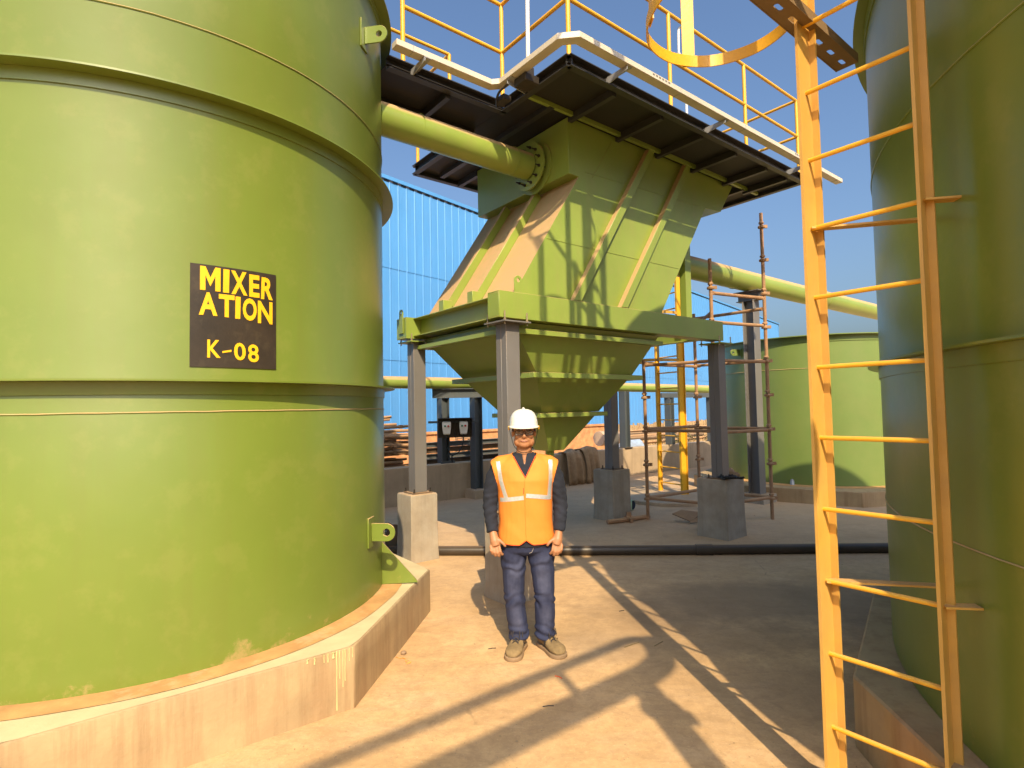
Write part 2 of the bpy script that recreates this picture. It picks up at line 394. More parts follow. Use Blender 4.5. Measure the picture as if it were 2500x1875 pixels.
# ------------------------------------------------------------------ mixer tank
tk = thing('tank', T1+EZ*.34, 'large green mixer tank on a concrete plinth with a black and yellow painted sign', 'tank')
mb = MB(); prof = [(T1R, .335), (T1R, 1.66), (T1R-.0015, 1.665), (T1R-.0015, 3.7), (T1R, 3.705), (T1R, 6.1), (T1R-.02, 6.15), (.01, 6.45)]
mb.lathe(T1, prof, 192); obj('shell', mb, 'tank_green', tk, smooth=20)
for z in (1.826, 3.335, 4.76): ring_angle(tk, T1, T1R, z, .088, 'tank_green')
for z in (1.662, 3.705): seam(tk, T1, T1R, z, 'tank_green')
lug(tk, T1, T1R, R(-7.5), .80, .17, .125, .026, 'tank_green')
lug(tk, T1, T1R, R(-9.5), 4.34, .17, .125, .022, 'tank_green')
# base gusset: triangular plate standing on the plinth
a = R(3.5); d = V(math.cos(a), math.sin(a)); tt = V(-math.sin(a), math.cos(a)); mb = MB()
mb.prism([T1+d*T1R+EZ*.345, T1+d*(T1R+.265)+EZ*.35, T1+d*(T1R+.25)+EZ*.375, T1+d*T1R+EZ*.66], tt*.014); obj('base_gusset', mb, 'tank_green', tk)
for da in (-60, 60, 120, 180, 240):
    a = R(3.5+da)
    if da == -60: continue
    d = V(math.cos(a), math.sin(a)); tt = V(-math.sin(a), math.cos(a)); mb = MB()
    mb.prism([T1+d*T1R+EZ*.345, T1+d*(T1R+.18)+EZ*.345, T1+d*T1R+EZ*.6], tt*.014); obj('base_gusset', mb, 'tank_green', tk)
# painted sign, following the shell
def on_shell(s, z, r=T1R+.004):                     # s: arc length to the left of the sign's right edge
    a = R(-38.4)-s/T1R; return T1+V(r*math.cos(a), r*math.sin(a), z)
mb = MB(); S = np.linspace(0, .44, 30); vs = []; 
for s_ in S: vs += [on_shell(s_, 1.895), on_shell(s_, 2.437), on_shell(s_, 2.437, T1R-.005), on_shell(s_, 1.895, T1R-.005)]
fs = []
for i in range(len(S)-1):
    for k in range(4): fs.append((4*i+k, 4*i+(k+1) % 4, 4*i+4+(k+1) % 4, 4*i+4+k))
fs += [(0, 1, 2, 3), tuple(4*(len(S)-1)+k for k in (3, 2, 1, 0))]
mb.add(vs, fs); sign = obj('sign_panel', mb, 'black_paint', tk)
def stroke_letter(strokes, s0, s1, z0, z1, mb, lift=.0065):
    for q in strokes: mb.add([on_shell(s1+(s0-s1)*u, z0+(z1-z0)*v, T1R+lift) for u, v in q], [tuple(range(len(q)))])
def glyph(ch, s0, s1, z0, z1, mb, fat=.035, skew=0., lift=.0065):
    cu = bpy.data.curves.new('t', 'FONT'); cu.body = ch; cu.offset = fat; cu.resolution_u = 4; cu.fill_mode = 'BOTH'; cu.extrude = 0
    ob = bpy.data.objects.new('t', cu); col.objects.link(ob); bpy.context.view_layer.update()
    me = bpy.data.meshes.new_from_object(ob.evaluated_get(bpy.context.evaluated_depsgraph_get()))
    P = [v.co.copy() for v in me.vertices]; x0 = min(p.x for p in P); x1 = max(p.x for p in P); y0 = min(p.y for p in P); y1 = max(p.y for p in P)
    vs = []
    for p in P:
        u = (p.x-x0)/(x1-x0); v = (p.y-y0)/(y1-y0)
        vs.append(on_shell(s1+(s0-s1)*u-skew*(v-.5), z0+(z1-z0)*v, T1R+lift))
    mb.add(vs, [tuple(p.vertices) for p in me.polygons]); bpy.data.objects.remove(ob); bpy.data.meshes.remove(me)
rows = [[('R', .018, .086, 2.288, 2.412, .004), ('E', .096, .152, 2.292, 2.417, 0), ('X', .163, .246, 2.295, 2.424, -.004), ('I', .255, .285, 2.298, 2.425, .002)],
        [('N', .022, .105, 2.150, 2.276, 0), ('O', .111, .186, 2.158, 2.282, 0), ('I', .198, .224, 2.163, 2.284, .002), ('T', .228, .306, 2.166, 2.288, .0), ('A', .312, .40, 2.168, 2.29, 0)],
        [('8', .100, .158, 1.930, 2.028, -.004), ('0', .170, .230, 1.937, 2.032, -.003), ('K', .296, .36, 1.945, 2.04, 0)]]
for i, row in enumerate(rows):
    mb = MB()
    for ch, a_, b_, z0, z1, sk in row: glyph(ch, a_, b_, z0, z1, mb, .030 if ch in 'IN' else (.02 if ch in '08K' else .036), sk)
    if i == 0: stroke_letter([[(0, 0), (.26, 0), (.26, 1), (0, 1)], [(.74, 0), (1, 0), (1, 1), (.74, 1)], [(.26, 1), (.26, .62), (.5, .18), (.5, .55)], [(.74, 1), (.5, .55), (.5, .18), (.74, .62)]], .298, .395, 2.300, 2.427, mb)
    if i == 2: mb.add([on_shell(.243, 1.992, T1R+.0065), on_shell(.288, 1.982, T1R+.0065), on_shell(.288, 1.972, T1R+.0065), on_shell(.243, 1.981, T1R+.0065)], [(0, 1, 2, 3)])
    obj('sign_lettering', mb, 'letter_yellow', sign, smooth=0, fix=False)

# octagonal plinth
pl = thing('tank_plinth', T1, 'octagonal sandy concrete plinth with paint drips under the mixer tank', 'plinth')
RI = 1.812; RO_ = RI/math.cos(PI/8); angs = [R(-7.8)+PI/8+k*PI/4 for k in range(8)]
octo = [T1+V(RO_*math.cos(a), RO_*math.sin(a)) for a in angs]
mb = MB(); rings = []
for z in (-.02, .05, .2, .325, .338): rings.append([p+EZ*z+(T1-p)*(.004 if z > .33 else 0) for p in octo])
mb.loft(rings); obj('block', mb, 'plinth', pl, bevel=.006)
mb = MB(); n = 128; outer = []; inner = []
def octR(a):
    k = (a-(R(-7.8))) % (PI/4); k = k if k < PI/8 else k-PI/4
    return RI/math.cos(k)
for i in range(n):
    a = 2*PI*i/n; outer.append(octR(a)); 
mb = MB(); vs = []; fs = []
for i in range(n):
    a = 2*PI*i/n; dd = V(math.cos(a), math.sin(a)); ro = octR(a)-.012; rm = T1R+.14+.012*noise.noise(Vector((a*5, 0, 0)))
    rm = min(rm, ro-.02)
    vs += [T1+dd*ro+EZ*.3395, T1+dd*rm+EZ*.3395, T1+dd*rm+EZ*.342, T1+dd*(T1R-.05)+EZ*.343]
for i in range(n):
    j = (i+1) % n; fs += [(4*i, 4*j, 4*j+1, 4*i+1)]
mb.add(vs, fs); obj('whitewash_edge', mb, 'whitewash', pl, smooth=0)
mb = MB(); vs2 = [vs[4*i+2] for i in range(n)]+[vs[4*i+3] for i in range(n)]
mb.add(vs2, [(i, (i+1) % n, n+(i+1) % n, n+i) for i in range(n)]); obj('screed_ring', mb, 'screed', pl, smooth=0)
def ray(x, y):
    return _F + CX*((x-1250)/FPX) - CY*((y-937.5)/FPX)
# drips running down the facet left of the corner
p0, p1 = None, None
order = sorted(range(8), key=lambda k: (octo[k]-V(-.914, 3.2)).length); cA = octo[order[0]]
nb = [octo[(order[0]+1) % 8], octo[(order[0]-1) % 8]]; cB = min(nb, key=lambda p: p.y)
dirv = (cB-cA).normalized(); outn = V(dirv.y, -dirv.x); outn = outn if outn.dot(cA-T1) > 0 else -outn
mb = MB(); rnd = random.Random(3)
for s_, L, wd in ((.012, .055, .004), (.032, .07, .004), (.055, .17, .0045), (.068, .20, .004), (.085, .15, .005), (.102, .315, .006), (.150, .045, .006), (.172, .04, .005), (.222, .035, .007), (.12, .03, .012), (.26, .02, .008)):
    q = cA+dirv*s_+outn*.001; pts = [q+EZ*(.336-L*t)+dirv*(.003*noise.noise(Vector((s_*60, t*4, 0)))) for t in np.linspace(0, 1, 7)]
    strip(mb, [q+EZ*.336, q+EZ*.336], .001, .001) if 0 else mb.tube(pts, wd/2, 6, rs=[wd*.7, wd*.5, wd*.42, wd*.4, wd*.4, wd*.45, wd*.6])
obj('paint_drips', mb, 'drip', pl)

# ------------------------------------------------------------------ concrete pedestals and grey columns
PED = {'A': (.0, 1.70, .165), 'B': (.0, .0, .17), 'C': (3.40, .05, .205), 'D': (3.24, 1.72, .19)}
ZP = .725
plab = {'A': 'square grey concrete pedestal beside the mixer tank, half in its shade', 'B': 'concrete pedestal hidden behind the legs of the standing man',
        'C': 'shaded concrete pedestal with a black rag on top, nearest the black pipe on the right', 'D': 'damp streaked concrete pedestal behind the rusty coupler, in the shade'}
clab = {'A': 'sunlit grey box column standing beside the mixer tank', 'B': 'grey box column rising straight behind the man in the hard hat',
        'C': 'dark grey column under the right end of the green girder', 'D': 'dark blue grey column behind the tip of the hopper'}
for k, (a, b, h) in PED.items():
    mb = MB(); base = W(a, b); rr = []
    hh = h
    for z, e in ((-.02, .012), (.12, .004), (.4, -.001), (ZP-.02, 0), (ZP, -.006)):
        rr.append([W(a+sx*(hh+e), b+sy*(hh+e), z) for sx, sy in ((-1, -1), (1, -1), (1, 1), (-1, 1))])
    mb.loft(rr); o = obj('concrete_pedestal', mb, 'concrete', None, bevel=.008, segs=2); tag(o, plab[k], 'pedestal', 'concrete pedestals under the hopper frame')
    ca = {'A': (.01, 1.70), 'B': (0, 0), 'C': (3.33, .0), 'D': (3.24, 1.70)}[k]
    c = thing('steel_column', W(*ca, ZP), clab[k], 'column', 'grey columns under the hopper frame')
    mt = 'grey' if k in 'AB' else 'bluegrey'
    mt = 'grey'
    s_ = .075
    mb = MB(); mb.wb(ca[0]-s_, ca[0]+s_, ca[1]-s_, ca[1]-.0015, ZP+.012, 2.40); mb.wb(ca[0]-s_, ca[0]+s_, ca[1]+.0015, ca[1]+s_, ZP+.012, 2.40)
    mb.wb(ca[0]-s_+.004, ca[0]+s_-.004, ca[1]-.0025, ca[1]+.0025, ZP+.012, 2.399)
    obj('shaft', mb, mt, c, bevel=.004)
    mb = MB(); mb.wb(ca[0]-.12, ca[0]+.12, ca[1]-.12, ca[1]+.12, ZP+.0005, ZP+.012); bp = obj('base_plate', mb, 'rust_dark', c)
    mb = MB()
    for sx in (-1, 1):
        for sy in (-1, 1): q = W(ca[0]+sx*.10, ca[1]+sy*.10, ZP+.01); mb.cyl(q, q+EZ*.045, .008, 8); mb.cyl(q, q+EZ*.012, .014, 6)
    obj('anchor_bolts', mb, 'dark_bolt', bp)
    mb = MB(); mb.wb(ca[0]-.15, ca[0]+.15, ca[1]-.15, ca[1]+.15, 2.402, 2.414); cp = obj('cap_plate', mb, 'green' if k in 'AC' else 'grey', c)
    for sx in (-1, 1):
        for sy in (-1, 1):
            mb = MB(); q = W(ca[0]+sx*.125, ca[1]+sy*.125, 2.38); mb.cyl(q, q+EZ*.115, .007, 8); mb.cyl(q+EZ*.034, q+EZ*.046, .013, 6); obj('cap_bolt', mb, 'bolt', cp)

# ------------------------------------------------------------------ hopper (inclined clarifier)
hp = thing('hopper', W(1.6, .8, 1.1), 'big green inclined hopper with dusty sloping side, tapering down to a small outlet', 'hopper')
B0, B1 = -.03, 1.54
mb = MB(); poly = [(.06, 2.679), (2.19, 2.679), (3.146, 4.10), (3.50, 4.13), (3.80, 4.53), (.78, 4.53), (.78, 3.96), (.922, 3.96)]
mb.prism([W(a, B0, z) for a, z in poly], E2*(B1-B0)); obj('casing', mb, 'green', hp, bevel=.003)
SL = .673
def slope_rib(a_bot, z0, z1, out=.075, wd=.085):
    mb = MB(); a1 = a_bot+(z1-z0)*SL; wz = wd
    mb.prism([W(a_bot, B0-.001, z0), W(a_bot+wz, B0-.001, z0), W(a1+wz, B0-.001, z1), W(a1, B0-.001, z1)], -E2*out); obj('stiffener_rib', mb, 'green', hp, bevel=.003)
slope_rib(.745, 2.681, 4.525, .07, .10); slope_rib(1.435, 2.681, 4.525, .07, .10)
un = (E1*(-1.28)+EZ*(.861)).normalized()
for b in (.50, 1.03):
    mb = MB(); q0 = W(.06, b, 2.72)+E1*(.04*SL); q1 = W(.885, b, 3.905)
    mb.prism([q0, q0+E2*.06, q0+E2*.06+(q1-q0), q1], un*.085); obj('stiffener_rib', mb, 'green', hp, bevel=.003)
for b in (.50, 1.03): mb = MB(); mb.wb(-.06, .05, b-.04, b+.05, 2.6685, 2.78); obj('rib_foot', mb, 'green', hp, bevel=.003)
mb = MB(); z = 3.255; mb.bar(W(.06+(z-2.679)*SL+.02, B0-.001, z), W(2.19+(z-2.679)*SL-.02, B0-.001, z), .006, .006); mb.bar(W(1.12, B0-.001, 4.0), W(1.42, B0-.001, 4.45), .005, .005)
mb.bar(W(1.02, B0-.001, 4.03), W(3.0, B0-.001, 4.10), .007, .007)
obj('weld_seam', mb, 'green', hp)
# girders
GT, GB = 2.677, 2.442
def girder(bo, bi, name='girder'):
    mb = MB(); o = -1 if bo < bi else 1
    mb.wb(-.165, 3.34, min(bo, bo-o*.012), max(bo, bo-o*.012), GB, GT)
    for z0, z1 in ((GB+.0005, GB+.0125), (GT-.0125, GT-.0005)): mb.wb(-.1645, 3.3395, min(bo-o*.0125, bi), max(bo-o*.0125, bi), z0, z1)
    for x0 in (-.1645, 3.3275): mb.wb(x0, x0+.012, min(bo-o*.0127, bi), max(bo-o*.0127, bi), GB+.013, GT-.013)
    return obj(name, mb, 'green', hp, bevel=.002)
girder(-.10, .07); g2 = girder(1.83, 1.62)
mb = MB(); mb.wb(-.164, 3.3390, 1.608, 1.6195, GB+.001, GT-.001); obj('girder_web', mb, 'green', hp)
def ibeam(a, b0, b1, zt, zb, wd=.10):
    mb = MB(); mb.wb(a-.004, a+.004, b0, b1, zb+.01, zt-.01); mb.wb(a-wd/2, a+wd/2, b0, b1, zt-.01, zt); mb.wb(a-wd/2, a+wd/2, b0, b1, zb, zb+.01)
    return obj('cross_beam', mb, 'green', hp, bevel=.0015)
ibeam(.02, .075, 1.605, 2.668, 2.465, .19); ibeam(3.22, .075, 1.615, 2.668, 2.465); ibeam(2.24, .075, 1.615, 2.668, 2.465)
# cone sections with flange rims
def rim(a0, a1, b0, b1, z0, z1, t=.05):
    mb = MB(); mb.wb(a0, a1, b0, b0+t, z0, z1); mb.wb(a0, a1, b1-t, b1, z0, z1); mb.wb(a0, a0+t, b0+t+.0005, b1-t-.0005, z0, z1); mb.wb(a1-t, a1, b0+t+.0005, b1-t-.0005, z0, z1)
    return obj('flange_rim', mb, 'green', hp, bevel=.002)
def frust(A, zt, Bq, zb):
    mb = MB(); q = lambda r, z: [W(r[0], r[2], z), W(r[1], r[2], z), W(r[1], r[3], z), W(r[0], r[3], z)]
    mb.loft([q(A, zt), q(Bq, zb)]); return obj('cone_section', mb, 'green', hp)
frust((.05, 2.17, .0, 1.60), 2.432, (.50, 1.93, .20, 1.50), 1.998)
rim(-.02, 2.21, -.03, 1.625, 2.325, 2.372, .07)
mb = MB(); mb.wb(.06, 2.14, .02, 1.56, 2.373, 2.44); obj('cone_neck', mb, 'green', hp)
rim(.405, 2.03, .125, 1.585, 1.940, 1.992, .06)
frust((.50, 1.93, .20, 1.50), 1.996, (.82, 1.69, .50, 1.21), 1.595)
rim(.75, 1.765, .43, 1.285, 1.545, 1.592, .06)
frust((.82, 1.69, .50, 1.21), 1.593, (1.13, 1.36, .74, .97), 1.165)
mb = MB(); c0 = W(1.245, .855); mb.cyl(c0+EZ*1.17, c0+EZ*.95, .05, 20); obj('outlet_pipe', mb, 'green', hp)
mb = MB(); mb.cyl(c0+EZ*.97, c0+EZ*.955, .09, 20); pts = catmull([c0+EZ*.955, c0+EZ*.86, c0+E1*(-.06)+EZ*.82, c0-E1*.2+EZ*.81], 6); mb.tube(pts, .045, 14); obj('outlet_elbow', mb, 'green', hp)
# lugs on the girder ends
for (a, b, z0, wide) in ((.055, -.092, 2.672, .035), (-.175, 1.70, 2.50, .035)):
    L, h = (.16, .085) if z0 > 2.6 else (.27, .085)
    mb = MB(); o = W(a, b, z0); Xd = E1 if z0 > 2.6 else E2
    plate_hole(mb, o, EZ, Xd, (E2 if z0 > 2.6 else E1), lug_outline(L, h), (L-h/2, 0), .018, .012); obj('lifting_lug', mb, 'green', hp, bevel=.002)
# green channel post between girder and nozzle on the right
mb = MB(); mb.wb(3.12, 3.24, .27, .28, 2.67, 3.85); mb.wb(3.12, 3.128, .2802, .36, 2.67, 3.85); mb.wb(3.232, 3.24, .2802, .36, 2.67, 3.85); obj('support_channel', mb, 'green', hp)
# nozzle and flange on the left side of the casing
PZ, PBc = 4.175, .47
fl = MB(); fc = W(.775, PBc, PZ)
fl.lathe(fc, [(.001, 0), (.27, 0), (.27, .016), (.001, .016)], 48, ax=-E1); obj('reinforcing_pad', fl, 'green', hp)
mb = MB(); mb.lathe(fc-E1*.016, [(.14, 0), (.14, .055), (.235, .055), (.235, .075), (.14, .075)], 48, ax=-E1); fo = obj('nozzle_flange', mb, 'green', hp)

# pipe between tank and hopper
pp = thing('process_pipe', W(-.9, PBc, PZ), 'fat green pipe running from the mixer tank up to the flange on the hopper', 'pipe')
mb = MB(); mb.tube([W(-1.05, PBc-.02, PZ-.01), W(-.6, PBc-.012, PZ-.006), W(0, PBc, PZ), W(.66, PBc, PZ)], .138, 40); obj('barrel', mb, 'green', pp)
mb = MB(); mb.lathe(W(.698, PBc, PZ), [(.13, 0), (.245, 0), (.245, .020), (.13, .020)], 48, ax=-E1); obj('flange', mb, 'green', pp)
for a_ in (-.63, .45):
    mb = MB(); pts = [W(a_, PBc-.012, PZ)+E2*(.1385*math.cos(t))+EZ*(.1385*math.sin(t)) for t in np.linspace(0, 2*PI, 40)]; mb.tube(pts, .004, 5, cap=False); obj('weld_seam', mb, 'green', pp)
for k in range(12):
    t = 2*PI*(k+.5)/12; q = W(.66, PBc, PZ)+E2*(.19*math.cos(t))+EZ*(.19*math.sin(t))
    mb = MB(); mb.cyl(q-E1*.035, q+E1*.09, .008, 8); mb.cyl(q+E1*.002, q+E1*.017, .015, 6); mb.cyl(q-E1*.0, q-E1*-.001, .015, 6); obj('bolt', mb, 'dark_bolt', pp)

# ------------------------------------------------------------------ platform with handrails and cable tray
PA0, PA1, PB0, PB1 = .18, 4.40, -.673, 2.02; WK0, WK1 = .25, 1.28; ZD = 4.545
pf = thing('platform', W(2.2, .6, ZD), 'dark steel walkway platform with yellow handrails above the hopper', 'platform')
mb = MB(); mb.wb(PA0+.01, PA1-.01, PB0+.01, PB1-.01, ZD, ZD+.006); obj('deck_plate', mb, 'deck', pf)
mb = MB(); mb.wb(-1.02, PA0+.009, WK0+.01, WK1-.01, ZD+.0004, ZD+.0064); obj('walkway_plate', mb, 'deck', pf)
def edge_channel(p, q, outn):                       # flanges turned outwards
    mb = MB(); p, q = Vector(p), Vector(q); d = (q-p).normalized(); zc = 4.552; h = .052
    mb.bar(p+EZ*zc, q+EZ*zc, .008, 2*h-.002, up=EZ)
    for s_ in (-1, 1): mb.bar(p+outn*.033+EZ*(zc+s_*(h-.004)), q+outn*.033+EZ*(zc+s_*(h-.004)), .058, .008, up=EZ)
    return obj('edge_channel', mb, 'dark_steel', pf)
i_ = .035
edge_channel(W(PA0, PB0+i_), W(PA1, PB0+i_), -E2); edge_channel(W(PA0+i_, PB0), W(PA0+i_, WK0), -E1); edge_channel(W(-1.02, WK0+i_), W(PA0+i_, WK0+i_), -E2)
edge_channel(W(-1.0, WK1-i_), W(PA0+i_, WK1-i_), E2); edge_channel(W(PA0+i_, WK1), W(PA0+i_, PB1), -E1); edge_channel(W(PA0, PB1-i_), W(PA1, PB1-i_), E2); edge_channel(W(PA1-i_, PB0), W(PA1-i_, PB1), E1)
def joist(p, q, mat='dark_steel', w_=.05, h=.07):
    mb = MB(); mb.bar(Vector(p)+EZ*(ZD-h/2-.001), Vector(q)+EZ*(ZD-h/2-.001), w_, h, up=EZ); obj('joist', mb, mat, pf)
for a in (.80, 1.50, 2.18, 2.86, 3.55, 4.05): joist(W(a, PB0+.05), W(a, B0-.01))
for a in (.80, 1.50, 2.18, 2.86, 3.55, 4.05): joist(W(a, B1+.01), W(a, PB1-.05))
joist(W(.22, -.10), W(4.3, -.10), 'green', .035, .04)
joist(W(.5, -.11), W(.5, 1.9), 'dark_steel', .06, .05)
joist(W(-.95, .78), W(.2, .78)); joist(W(-.4, .3), W(-.4, 1.2)); joist(W(3.95, -.1), W(3.95, 1.9), 'dark_steel', .05, .06)
RZ = 4.606
def post(a, b, z0=RZ, z1=RZ+1.0): 
    mb = MB(); mb.tube([W(a, b, z0), W(a, b, z1)], .0205, 12); mb.wb(a-.035, a+.035, b-.035, b+.035, z0-.001, z0+.006); obj('handrail_post', mb, 'yellow', pf)
def rail(p, q, mat='yellow'):
    mb = MB(); mb.tube([W(*p), W(*q)], .0185, 12); obj('handrail', mb, mat, pf)
e = .035
runs = [((PA0+e, PB0+e), (PA1-e, PB0+e)), ((PA0+e, PB0+e), (PA0+e, WK0+e)), ((PA0+e, WK0+e), (-.86, WK0+e)), ((PA0+e, WK1-e), (-.80, WK1-e)), ((PA0+e, WK1-e), (PA0+e, PB1-e)),
        ((PA0+e, PB1-e), (PA1-e, PB1-e)), ((PA1-e, PB0+e), (PA1-e, PB1-e))]
for p, q in runs:
    for dz in (.52, 1.0): rail((*p, RZ+dz), (*q, RZ+dz))
for a, b in ((PA0+e, PB0+e), (1.63, PB0+e), (3.065, PB0+e), (PA1-e, PB0+e), (PA0+e, WK0+e), (-.86, WK0+e), (PA0+e, WK1-e), (-.80, WK1-e), (PA0+e, PB1-e), (1.6, PB1-e), (3.0, PB1-e), (PA1-e, PB1-e), (PA1-e, .65)): post(a, b)
# cable tray on brackets
ct = thing('cable_tray', W(2, -.87, 4.6), 'cream metal cable duct bracketed along the outer edge of the platform', 'cable duct')
OT = .20; ZT = 4.60; path = [(-1.05, WK0-OT+.02), (PA0-OT-.07, WK0-OT+.02), (PA0-OT+.005, WK0-OT-.055), (PA0-OT+.005, PB0-OT+.10), (PA0-OT+.105, PB0-OT), (5.0, PB0-OT)]
P = [W(a, b, ZT) for a, b in path]; mb = MB(); rings = []
for i, p in enumerate(P):
    d0 = (P[i]-P[i-1]).normalized() if i else (P[1]-P[0]).normalized(); d1 = (P[i+1]-P[i]).normalized() if i < len(P)-1 else d0
    t = (d0+d1).normalized(); nrm = V(t.y, -t.x); k = 1/max(.5, d0.dot(t))
    rings.append([p+nrm*(.045*k)-EZ*.026, p+nrm*(.045*k)+EZ*.026, p-nrm*(.045*k)+EZ*.026, p-nrm*(.045*k)-EZ*.026])
mb.loft(rings); obj('duct', mb, 'alu', ct, smooth=0, bevel=.003)
for a in np.arange(-.9, 4.9, 1.15):
    b = (WK0-OT+.02) if a < -.1 else PB0-OT
    if -.1 <= a < .3: continue
    mb = MB(); mb.wb(a-.0025, a+.0025, b-.0465, b+.0465, ZT-.028, ZT+.028); obj('joint_clip', mb, 'galv', ct)
for a, b, dr in ((.648, PB0, -E2), (2.175, PB0, -E2), (3.974, PB0, -E2), (-.80, WK0, -E2), (PA0, -.12, -E1)):
    base = W(a, b, 4.565); mb = MB(); sd = EZ.cross(dr)
    q = base+dr*(-.03); tip = base+dr*(OT+.03)
    mb.prism([q-EZ*.065, q+EZ*.0, tip+EZ*.006, tip-EZ*.030], sd*.007); mb.obox(base+dr*(OT/2)+EZ*.0045+sd*.032, (OT+.06)/2, .032, .0035, dr, sd, EZ)
    obj('bracket', mb, 'galv', ct)
for a in (.98, 3.66):
    for k in range(6):
        mb = MB(); mb.wb(a+k*.045, a+k*.045+.028, PB0-OT-.0465, PB0-OT-.0455, ZT-.002, ZT+.014)
        if k == 0: st = obj('printed_mark', mb, 'printing', ct, smooth=0)
        else: obj('printed_mark', mb, 'printing', ct, smooth=0)
# white conduits and lamps
c1 = thing('lamp_pole', W(.16, -.25, 4.55), 'tall white pole with a black junction box at the inner corner of the platform', 'pole')
mb = MB(); mb.tube([W(.10, -.24, 4.66), W(.11, -.25, 6.6)], .019, 12); obj('pole', mb, 'white_pipe', c1)
mb = MB(); mb.wb(.0, .16, -.32, -.16, 4.50, 4.57); mb.wb(.04, .13, -.29, -.19, 4.575, 4.66); jb = obj('junction_box', mb, 'dark_bolt', c1, bevel=.006)
mb = MB(); mb.tube(catmull([W(.10, -.18, 4.58), W(.06, -.08, 4.63), W(.10, -.05, 4.72), W(.13, -.12, 4.76)], 6), .007, 8); obj('cable', mb, 'cable', jb)
mb = MB(); mb.tube(catmull([W(-.02, -.1, 4.55), W(-.04, .0, 4.52), W(.0, .1, 4.50), W(.08, .2, 4.50)], 6), .012, 8); mb.wb(.02, .11, .02, .16, 4.49, 4.54); obj('gland_box', mb, 'dark_bolt', c1, bevel=.004)
c2 = thing('lamp_pole', W(2.9, 1.93, 4.6), 'straight thin white conduit rising behind the right handrail', 'pole')
mb = MB(); mb.tube([W(3.16, .2, 4.62), W(3.13, .18, 5.62)], .016, 10); obj('pole', mb, 'white_pipe', c2)
c3 = thing('floodlight', W(2.6, .3, 4.6), 'small lamp hanging from a white gooseneck pipe beyond the handrail', 'lamp')
mb = MB(); g0 = W(1.93, -.60, 5.60); g1 = W(1.86, -.60, 5.575)
mb.tube(catmull([W(2.0, -.60, 5.59), W(1.93, -.60, 5.60), W(1.87, -.60, 5.57), W(1.855, -.60, 5.50), W(1.85, -.60, 5.30)], 6), .012, 10); obj('gooseneck', mb, 'white_pipe', c3)
mb = MB(); lc = W(1.85, -.60, 5.24); mb.lathe(lc, [(.004, .06), (.02, .055), (.032, .02), (.040, -.02), (.034, -.035), (.003, -.045)], 20); obj('lamp_head', mb, 'galv', c3)

# ------------------------------------------------------------------ pipe on the right with its support column
rp = thing('overhead_pipe', W(3.3, 1.0, 3.73), 'thick dusty green pipe leaving the hopper to the right on a grey T support', 'pipe')
mb = MB(); mb.tube([W(2.6, .98, 3.72), W(4.5, .98, 3.725), W(6.0, 1.0, 3.73), W(12, 1.0, 3.73)], .17, 40); obj('barrel', mb, 'green', rp)
for a_ in (5.55, 8.9):
    mb = MB(); pts = [W(a_, 1.0, 3.728)+E2*(.1705*math.cos(t))+EZ*(.1705*math.sin(t)) for t in np.linspace(0, 2*PI, 40)]; mb.tube(pts, .005, 5, cap=False); obj('weld_seam', mb, 'green', rp)
sc1 = thing('support_column', W(6.05, 1.0, 0), 'tall grey H column with a T head holding up the overhead green pipe', 'column')
mb = MB(); a, b = 6.05, 1.0
mb.wb(a-.10, a+.10, b-.10, b-.09, .14, 3.40); mb.wb(a-.10, a+.10, b+.09, b+.10, .14, 3.40); mb.wb(a-.004, a+.004, b-.0899, b+.0899, .14, 3.40); obj('shaft', mb, 'grey', sc1, bevel=.002)
mb = MB(); mb.wb(a-.16, a+.16, b-.22, b+.22, 3.5445, 3.556); mb.wb(a-.075, a+.075, b-.22, b+.22, 3.40, 3.411); mb.wb(a-.004, a+.004, b-.22, b+.22, 3.411, 3.5445); obj('head_beam', mb, 'grey', sc1)
mb = MB(); mb.wb(a-.22, a+.22, b-.22, b+.22, -.02, .14); obj('pedestal', mb, 'concrete', sc1, bevel=.006)

# ------------------------------------------------------------------ far green tank
T3 = V(5.90, 11.05); T3R = 1.62
t3 = thing('tank', T3, 'lower green open-topped tank on a brown plinth, beyond the scaffold', 'tank')
mb = MB(); mb.lathe(T3, [(T3R, .235), (T3R, 2.80), (T3R-.012, 2.80), (T3R-.012, 2.3), (.01, 2.29)], 128); obj('shell', mb, 'tank_far', t3, smooth=20)
mb = MB(); mb.lathe(T3, [(T3R-.01, 2.79), (T3R+.10, 2.79), (T3R+.10, 2.805), (T3R-.01, 2.805)], 128); mb.lathe(T3, [(T3R-.01, 2.69), (T3R+.012, 2.69), (T3R+.012, 2.79), (T3R-.01, 2.79)], 128); obj('top_rim', mb, 'tank_far', t3)
seam(t3, T3, T3R, 2.24, 'tank_far', t=.006)
a_ = R(195)
lug(t3, T3, T3R, a_, 2.62, .2, .12, .02, 'tank_far')
p3 = thing('tank_plinth', T3, 'low octagonal dusty plinth under the far green tank', 'plinth')
mb = MB(); oc = [T3+V(2.28*math.cos(R(-12)+k*PI/4), 2.28*math.sin(R(-12)+k*PI/4)) for k in range(8)]; mb.loft([[p+EZ*z for p in oc] for z in (-.02, .1, .235)]); obj('block', mb, 'plinth', p3, bevel=.01)
mb = MB(); mb.lathe(T3, [(T3R-.02, .236), (T3R-.02, .240), (T3R+.22, .240), (T3R+.22, .236)], 96); obj('screed_ring', mb, 'screed', p3)
